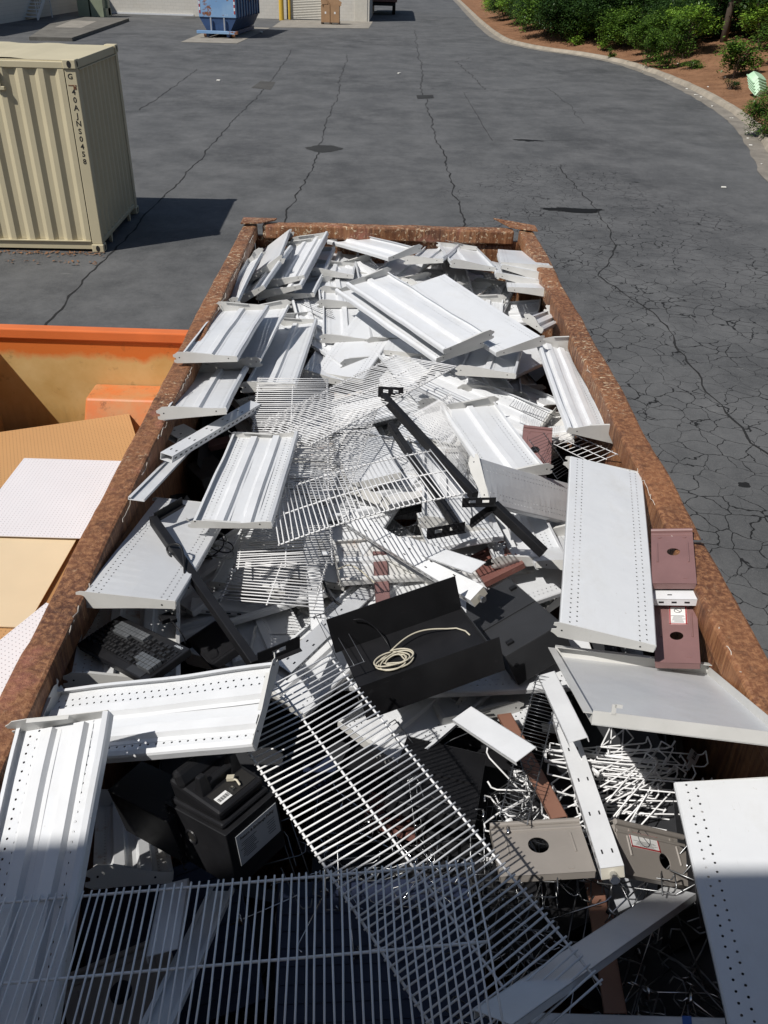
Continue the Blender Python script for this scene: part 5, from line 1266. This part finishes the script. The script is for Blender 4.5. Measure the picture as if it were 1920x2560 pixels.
# open tray with coil of cable
p = POSES['k_tray1']; r = thing('black_drawer_tray', 'open black steel drawer tray holding a coil of cream cable', 'tray'); pose(r, p); L, W = p[2], p[3]
m = MB(); m.box((0, 0, -.001), (L, W, .003)); m.obj('tray_floor', 'black', r)
m = MB(); m.box((-.01, W / 2 + .002, .075), (L * 1.06, .003, .155)); m.obj('back_wall', 'black', r)
m = MB(); m.box((.02, -W / 2 - .002, -.05), (L * 1.10, .003, .15)); m.obj('front_wall', 'black', r)
m = MB(); m.box((L / 2 + .002, 0, -.02), (.003, W - .004, .07)); m.obj('end_wall', 'charcoal', r)
rn = random.Random(4); m = MB(); pts = []
for i in range(190):
    a = i / 190 * 2 * pi * 6.3; R = .040 + .012 * sin(a * .37 + 1) + .006 * sin(a * 1.7); pts.append((-L * .17 + R * 1.35 * cos(a) + .006 * sin(i * .4), -W * .18 + R * sin(a) + .01 * sin(a * .21), .006 + .004 * (i / 45) + .003 * sin(a * 1.3)))
e = Vector(pts[-1])
pts += [tuple(e.lerp(Vector((L * .30, W * .10, .014)), t) + Vector((0, .035 * sin(pi * t), .012 * sin(pi * t)))) for t in [k / 14 for k in range(1, 15)]]
pts += [(L * .37, W * .06, .010), (L * .42, -W * .05, .006), (L * .43, -W * .16, .004)]
tag(MB().tube(pts, .0030, 7).obj('cream_cable', 'cable_cream', None, smooth=True), 'cream cable coiled loosely in the open black tray', 'cable'); bpy.context.view_layer.update()
cb = [o for o in COL.objects if o.name == 'cream_cable'][0]; pose(cb, p)
pts = [(-L * .35, W * .47, .12), (-L * .28, W * .44, .11), (-L * .2, W * .38, .06), (-L * .16, W * .2, .012), (-L * .18, W * .0, .006), (-L * .25, -W * .12, .006)]
o = MB().tube([tuple(x) for x in catmull3(pts)], .0026, 6).obj('black_cable', 'black2', None, smooth=True); pose(o, p); tag(o, 'thin black cable hanging down inside the open black tray', 'cable')
# grey-black cabinet beside it
r, L, W = case('k_tray2', 'charcoal steel cabinet with a ridge across the top, beside the open tray', .15, 'charcoal', 'charcoal_cabinet', 'cabinet')
m = MB(); m.box((0, -W * .04, .003), (L * .96, .006, .005)); m.obj('top_ridge', 'charcoal', r)
m = MB(); m.box((-L * .3, -W * .38, .006), (.03, .022, .012)); m.box((L * .40, W * .3, .006), (.03, .022, .012)); m.obj('rubber_foot', 'black2', r, bevel=.002)
m = MB(); m.tube([(-L * .4, -W / 2 + .0, -.06), (-L * .4, -W / 2 - .002, -.06)], .01, 14); m.obj('side_hole', 'black2', r)
# black boxes lower left
r, L, W = case('k_box1', 'plain black steel box behind the charging cradle', .17, 'black', 'black_box', 'box')
m = MB(); m.box((0, 0, .001), (L * .985, W * .985, .0016)); m.obj('lid', 'black', r)
r, L, W = case('k_box2', 'black box with a round port and a white policy label on its side', .19, 'black', 'black_box', 'box')
m = MB(); pts = [(-L / 2 - .0015, W * .12 + .020 * cos(2 * pi * k / 20), -.075 + .020 * sin(2 * pi * k / 20)) for k in range(21)]; m.tube(pts, .004, 6); m.obj('port_ring', 'black2', r)
m = MB(); m.tube([(-L / 2, W * .12, -.075), (-L / 2 - .001, W * .12, -.075)], .018, 16); m.obj('port_hole', 'stencil', r)
PH = {}
def boxlabel(r, L, W):
    o = MB().box((0, -W / 2, 0), (1e-3, 1e-3, 1e-3))
    o = MB().box((L * .05, -W / 2 - .001, -.078), (L * .80, .0016, .100)).obj('policy_label', 'paper_grey', r)
    text('label_heading', 'Return & Exchange Policy', .0125, 'ink', o, (L * .05, -W / 2 - .0022, -.044), (radians(90), 0, 0))
    m = MB()
    for i in range(9): m.box((L * (-.16 if i % 2 else -.13), -W / 2 - .0022, -.062 - i * .006), (L * (.30 - .05 * (i % 3)), .0006, .0016))
    for i in range(6): m.box((L * .30, -W / 2 - .0022, -.066 - i * .008), (L * (.16 - .03 * (i % 2)), .0006, .0014))
    m.obj('small_print', 'ink', o)
boxlabel(r, L, W)
# charging cradle on top of that box
r = thing('charging_cradle', 'black charging cradle with a grey plug and barcode label, on the labelled box', 'charger'); pose(r, POSES['k_box2']); 

m = MB(); m.box((0, 0, .009), (L * .92, W * .86, .018)); m.obj('foot', 'black2', r, bevel=.008)
m = MB(); m.hexa([(-L * .42, -W * .38, .018), (L * .42, -W * .38, .018), (L * .42, W * .38, .018), (-L * .42, W * .38, .018)], [(-L * .44, -W * .40, .050), (L * .44, -W * .40, .050), (L * .44, W * .40, .085), (-L * .44, W * .40, .085)]); m.obj('cradle_body', 'black2', r, bevel=.01)
m = MB(); m.hexa([(-L * .46, W * .14, .070), (L * .46, W * .14, .070), (L * .46, W * .26, .070), (-L * .46, W * .26, .070)], [(-L * .43, W * .24, .118), (L * .43, W * .24, .118), (L * .43, W * .36, .112), (-L * .43, W * .36, .112)]); m.obj('back_rest', 'black2', r, bevel=.014)
for sx in (-.27, .30):
    m = MB(); m.hexa([(L * (sx - .10), -W * .10, .06), (L * (sx + .10), -W * .10, .06), (L * (sx + .10), W * .05, .07), (L * (sx - .10), W * .05, .07)], [(L * (sx - .06), -W * .06, .118), (L * (sx + .06), -W * .06, .118), (L * (sx + .06), W * .01, .118), (L * (sx - .06), W * .01, .118)]); m.obj('prong', 'black2', r, bevel=.004)
m = MB(); m.box((0, -W * .03, .074), (L * .66, W * .10, .03)); m.obj('cross_bar', 'black2', r, bevel=.005)
m = MB(); m.hexa([(-L * .32, -W * .33, .0535), (L * .36, -W * .33, .0535), (L * .36, -W * .12, .063), (-L * .32, -W * .12, .063)], [(-L * .32, -W * .33, .0545), (L * .36, -W * .33, .0545), (L * .36, -W * .12, .064), (-L * .32, -W * .12, .064)]); m.obj('port_well', 'stencil', r)
m = MB(); m.hexa([(-L * .30, -W * .32, .0550), (-L * .08, -W * .32, .0550), (-L * .08, -W * .21, .0600), (-L * .30, -W * .21, .0600)], [(-L * .30, -W * .32, .0556), (-L * .08, -W * .32, .0556), (-L * .08, -W * .21, .0606), (-L * .30, -W * .21, .0606)]); o = m.obj('barcode_label', 'paper', r)
m = MB()
for i in range(14): m.box((-L * .285 + i * L * .0145, -W * .27, .0588), (L * (.004 + .003 * (i % 3)), W * .05, .0006), Matrix.Rotation(.13, 3, 'X'))
m.obj('barcode', 'ink', o)
m = MB(); m.box((L * .10, -W * .16, .072), (.016, .022, .012), Matrix.Rotation(.6, 3, 'Z')); m.tube([(L * .10, -W * .19, .072), (L * .12, -W * .24, .070), (L * .10, -W * .30, .062)], .0035, 8); m.obj('network_plug', 'cable_cream', r, bevel=.002)
m = MB(); m.box((L * .0, -W * .26, .060), (.010, .014, .006)); m.obj('usb_socket', 'chrome', r)
m = MB(); pts = []
for i in range(60): t = i / 59; pts.append((-L * .5 - .012 + .0035 * cos(i * 1.4), W * .42 - .02 * t + .0035 * sin(i * 1.4), .02 - .24 * t))
o = m.tube(pts, .0022, 5).obj('coiled_cord', 'black2', r, smooth=True)

# keyboard
p = POSES['k_keyb']; r = thing('keyboard', 'black point of sale keyboard with missing keys and some smoky clear keycaps', 'keyboard'); pose(r, p); L, W = p[2], p[3]
# local: x = L (depth of the keyboard), y = W (its width)
m = MB(); m.box((0, 0, -.014), (L, W, .028)); m.obj('body', 'black2', r, bevel=.004)
m = MB(); m.box((L * .005, 0, .0005), (L * .70, W * .95, .002)); m.obj('key_well', 'black', r)
kx, ky = L * .68 / 7, W * .93 / 22; mk = MB(); mc = MB(); rn = random.Random(6)
for i in range(7):
    for j in range(22):
        x = -L * .34 + (i + .5) * kx + L * .005; y = -W * .465 + (j + .5) * ky
        clear = (i >= 5 and 9 <= j <= 18) or (i <= 2 and j <= 5 and i >= 0 and not (i == 0 and j > 3)) or (i == 4 and 13 <= j <= 17)
        if clear:
            mc.box((x, y, .009), (kx * .92, ky * .92, .016))
        elif rn.random() < (.42 if j < 12 else .8):
            mk.hexa([(x - kx * .44, y - ky * .44, .001), (x + kx * .44, y - ky * .44, .001), (x + kx * .44, y + ky * .44, .001), (x - kx * .44, y + ky * .44, .001)], [(x - kx * .32, y - ky * .32, .011), (x + kx * .32, y - ky * .32, .011), (x + kx * .32, y + ky * .32, .011), (x - kx * .32, y + ky * .32, .011)])
        else:
            mk.box((x + rn.uniform(-.002, .002), y, .003), (kx * .45, ky * .3, .005))
mk.obj('keycaps', 'key', r); mc.obj('clear_keycaps', 'key_clear', r, bevel=.0015)
m = MB(); m.box((-L * .40, -W * .33, .001), (L * .15, W * .2, .003)); m.obj('palm_pad', 'charcoal', r)
text('maker_logo', 'CHERRY', .012, 'paper_grey', r, (L * .42, -W * .40, .0012), (0, 0, radians(90)))
# grey device box and monitor panel left
r, L, W = case('k_dev', 'dark grey cash drawer device with a round lock and label strip', .16, 'charcoal', 'grey_device', 'device')
m = MB(); m.tube([(L * .2, -W / 2 + .0, -.04), (L * .2, -W / 2 - .004, -.04)], .012, 14); m.obj('lock', 'chrome', r)
m = MB()
for i in range(5): m.box((L * .42, -W / 2 - .001, -.04 - i * .024), (.02, .002, .018))
m.obj('label_strip', 'paper', r)
r, L, W = case('k_mon', 'black flat panel lying under the long black arm by the keyboard', .03, 'black2', 'flat_display', 'display')
m = MB(); m.box((0, 0, .0008), (L * .9, W * .86, .0012)); m.obj('screen', 'black', r)
r, L, W = case('k_flat', 'broken black panel under the black tray', .05, 'black', 'broken_casing', 'casing')
m = MB(); m.box((0, 0, .003), (L * .8, .02, .006)); m.obj('moulding', 'black2', r)

rn = random.Random(8)
for nm, mt, lab, ph in (('grey_cable', 'cable_grey', 'tangle of grey cable on the dark device below the bright ribbed shelf', 0), ('black_cable', 'black2', 'black cable tangled into the grey cable coil', 2)):
    pts = []
    for i in range(110):
        a = i / 110 * 2 * pi * 3.6 + ph; R = .055 + .022 * sin(a * .53 + ph) + .01 * cos(a * 1.9); pts.append((-0.757 + R * cos(a) + .05 * sin(a * .31 + ph), 2.981 + R * .8 * sin(a) + .02 * cos(a * .4), 1.66 + .03 * sin(a * .83 + ph) + .02))
    tag(MB().tube(pts, .0036 if ph == 0 else .003, 7).obj(nm, mt, None, smooth=True), lab, 'cable')
tag(MB().tube([tuple(x) for x in catmull3([(-0.761, 2.535, 1.8), (-0.781, 2.573, 1.86), (-0.841, 2.646, 1.9), (-0.81, 2.633, 1.94), (-0.776, 2.615, 1.94), (-0.753, 2.554, 1.92), (-0.737, 2.485, 1.9), (-0.722, 2.462, 1.86)])], .0042, 7).obj('black_cable', 'black2', None, smooth=True), 'loop of black cable hanging over the long black arm', 'cable')
r = thing('power_adapter', 'small black right angled plug adapter with a cable, above the keyboard', 'adapter', None, (-0.766, 2.292, 1.86), .6); m = MB(); m.box((0, 0, 0), (.045, .036, .022)); m.box((.018, -.018, .0), (.022, .03, .02)); m.obj('adapter_body', 'black2', r, bevel=.003)
o = MB().tube([tuple(x) for x in catmull3([(-0.739, 2.272, 1.86), (-0.709, 2.24, 1.85), (-0.694, 2.234, 1.82), (-0.695, 2.246, 1.78)])], .0025, 6).obj('adapter_lead', 'black2', None, smooth=True); tag(o, 'thin black lead running from the plug adapter to the keyboard', 'cable')
tag(MB().tube([tuple(x) for x in catmull3([(-0.258, 2.928, 1.55), (-0.23, 2.841, 1.55), (-0.198, 2.791, 1.55), (-0.171, 2.766, 1.55)])], .006, 7).obj('black_cable', 'black2', None, smooth=True), 'thick black cable curving down beside the fanned wire shelves', 'cable')
tag(MB().tube([tuple(x) for x in catmull3([(-0.195, 2.949, 1.6), (-0.15, 2.983, 1.6), (-0.102, 2.954, 1.6), (-0.031, 2.862, 1.6)])], .0035, 7).obj('cream_cable', 'cable_cream', None, smooth=True), 'cream cable arching over the brown strips in the hollow', 'cable')
r = thing('price_tag', 'small plastic price tag reading $4.00 on the hooks', 'price tag', None, (1.053, 1.907, 1.66)); r.rotation_euler = (.5, .15, 1.0); m = MB(); m.box((0, 0, 0), (.062, .036, .002)); m.obj('tag_card', 'paper_grey', r, bevel=.0008); text('price', '$4.00', .017, 'ink', r, (.008, -.002, .0014)); m = MB(); m.box((-.05, 0, 0), (.04, .014, .003)); m.obj('tag_stem', 'paper_grey', r)
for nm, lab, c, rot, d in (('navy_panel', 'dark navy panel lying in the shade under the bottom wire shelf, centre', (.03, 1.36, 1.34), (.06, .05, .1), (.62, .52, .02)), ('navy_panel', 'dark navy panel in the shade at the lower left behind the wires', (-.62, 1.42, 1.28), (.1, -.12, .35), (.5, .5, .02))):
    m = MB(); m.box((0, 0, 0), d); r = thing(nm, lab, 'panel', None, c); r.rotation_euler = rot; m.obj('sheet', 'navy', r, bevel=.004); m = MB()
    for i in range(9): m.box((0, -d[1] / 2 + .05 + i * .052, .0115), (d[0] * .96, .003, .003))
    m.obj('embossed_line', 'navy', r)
POSES['q_3'] = ((-0.686, 1.203, 1.44), (.97, .1, -.05, .2), .3, .2)
baseplate('q_3', 'taupe base plate in deep shade under the bottom wire shelf', 'taupe', (0, 0))

# ------------------------------------------------------------------ loose hooks
def hook_mesh(name, seed, mat, L, r, kind):
    rn = random.Random(seed); m = MB()
    if kind == 'double':     # twin wire hook with crossbar and turned up tip
        w = .022; 
        m.tube([(-L / 2, -w, 0), (L / 2 - .01, -w, 0), (L / 2, -w, .004), (L / 2 + .004, -w, .03)], r, 6)
        m.tube([(-L / 2, w, 0), (L / 2 - .01, w, 0), (L / 2, w, .004), (L / 2 + .004, w, .03)], r, 6); m.tube([(L / 2 + .004, -w, .03), (L / 2 + .004, w, .03)], r, 6)
        m.tube([(-L / 2, -w, 0), (-L / 2, w, 0)], r, 6)
    elif kind == 'bend':
        m.tube([(-L / 2, 0, 0), (L / 2 - .02, 0, 0), (L / 2, 0, .008), (L / 2 + .01, 0, .03)], r, 6); m.tube([(-L / 2, 0, 0), (-L / 2, 0, -.02), (-L / 2 - .012, 0, -.03)], r, 6); m.box((-L / 2 + .002, 0, .004), (.004, .03, .022))
    else:
        m.tube([(-L / 2, 0, 0), (L * .1, 0, .004), (L / 2 - .03, 0, 0), (L / 2 - .008, .006, .004), (L / 2, .03, .004), (L / 2 - .02, .045, .0)], r, 6)
    o = m.obj(name, mat, None, smooth=True); return o
PROT = {k: hook_mesh('peg_hook', i, mt, L, r, kd) for i, (k, mt, L, r, kd) in enumerate((('wd', 'wire', .36, .0027, 'double'), ('wb', 'wire', .22, .0032, 'bend'), ('wz', 'wire', .16, .0034, 'z'), ('cd', 'dull_steel', .22, .0024, 'double'), ('cb', 'chrome', .20, .0024, 'bend'), ('cz', 'dull_steel', .15, .0026, 'z')))}
used = set()
HL = {'w': ('white coated peg hook in the loose tangle at the lower right', 'white peg hooks in the lower right tangle'), 'c': ('bare steel peg hook in the dark tangle at the bottom of the heap', 'steel peg hooks in the dark bottom tangle')}
def hook(k, x, y, z, az, tx, ty):
    if k in used: o = PROT[k].copy(); COL.objects.link(o)
    else: o = PROT[k]; used.add(k)
    o.location = (x, y, z); o.rotation_euler = (tx, ty, az); tag(o, HL[k[0]][0], 'hook', HL[k[0]][1])
rn = random.Random(31)
for i in range(34): hook(rn.choice(('wd', 'wd', 'wb')), rn.uniform(.76, .96), rn.uniform(1.74, 2.10), rn.uniform(1.42, 1.58), rn.gauss(-.12, .12) if i % 3 else rn.gauss(.75, .25), rn.gauss(0, .25), rn.gauss(-.05, .1))
for i in range(22): hook(rn.choice(('wz', 'wz', 'wb', 'cd')), rn.uniform(.42, .62), rn.uniform(1.78, 2.0), rn.uniform(1.36, 1.5), rn.uniform(0, 6.28), rn.gauss(0, .5), rn.gauss(0, .35))
for i in range(54): hook(rn.choice(('cd', 'cb', 'cz')), rn.uniform(-.32, .38), rn.uniform(1.38, 1.86), rn.uniform(1.30, 1.5), rn.uniform(0, 6.28), rn.gauss(0, .45), rn.gauss(0, .3))
for i in range(110): hook(rn.choice(('cd', 'cb', 'cb', 'cz')), rn.uniform(.3, 1.05), rn.uniform(1.05, 1.66), rn.uniform(1.30, 1.56), rn.uniform(0, 6.28), rn.gauss(0, .4), rn.gauss(0, .3))
for i in range(24): hook(rn.choice(('cd', 'cb')), rn.uniform(.68, 1.05), rn.uniform(1.7, 2.15), rn.uniform(1.24, 1.4), rn.uniform(0, 6.28), rn.gauss(0, .4), rn.gauss(0, .3))
for i in range(16): hook(rn.choice(('cd', 'cz')), rn.uniform(-.1, .4), rn.uniform(1.85, 2.5), rn.uniform(1.26, 1.4), rn.uniform(0, 6.28), rn.gauss(0, .4), rn.gauss(0, .3))
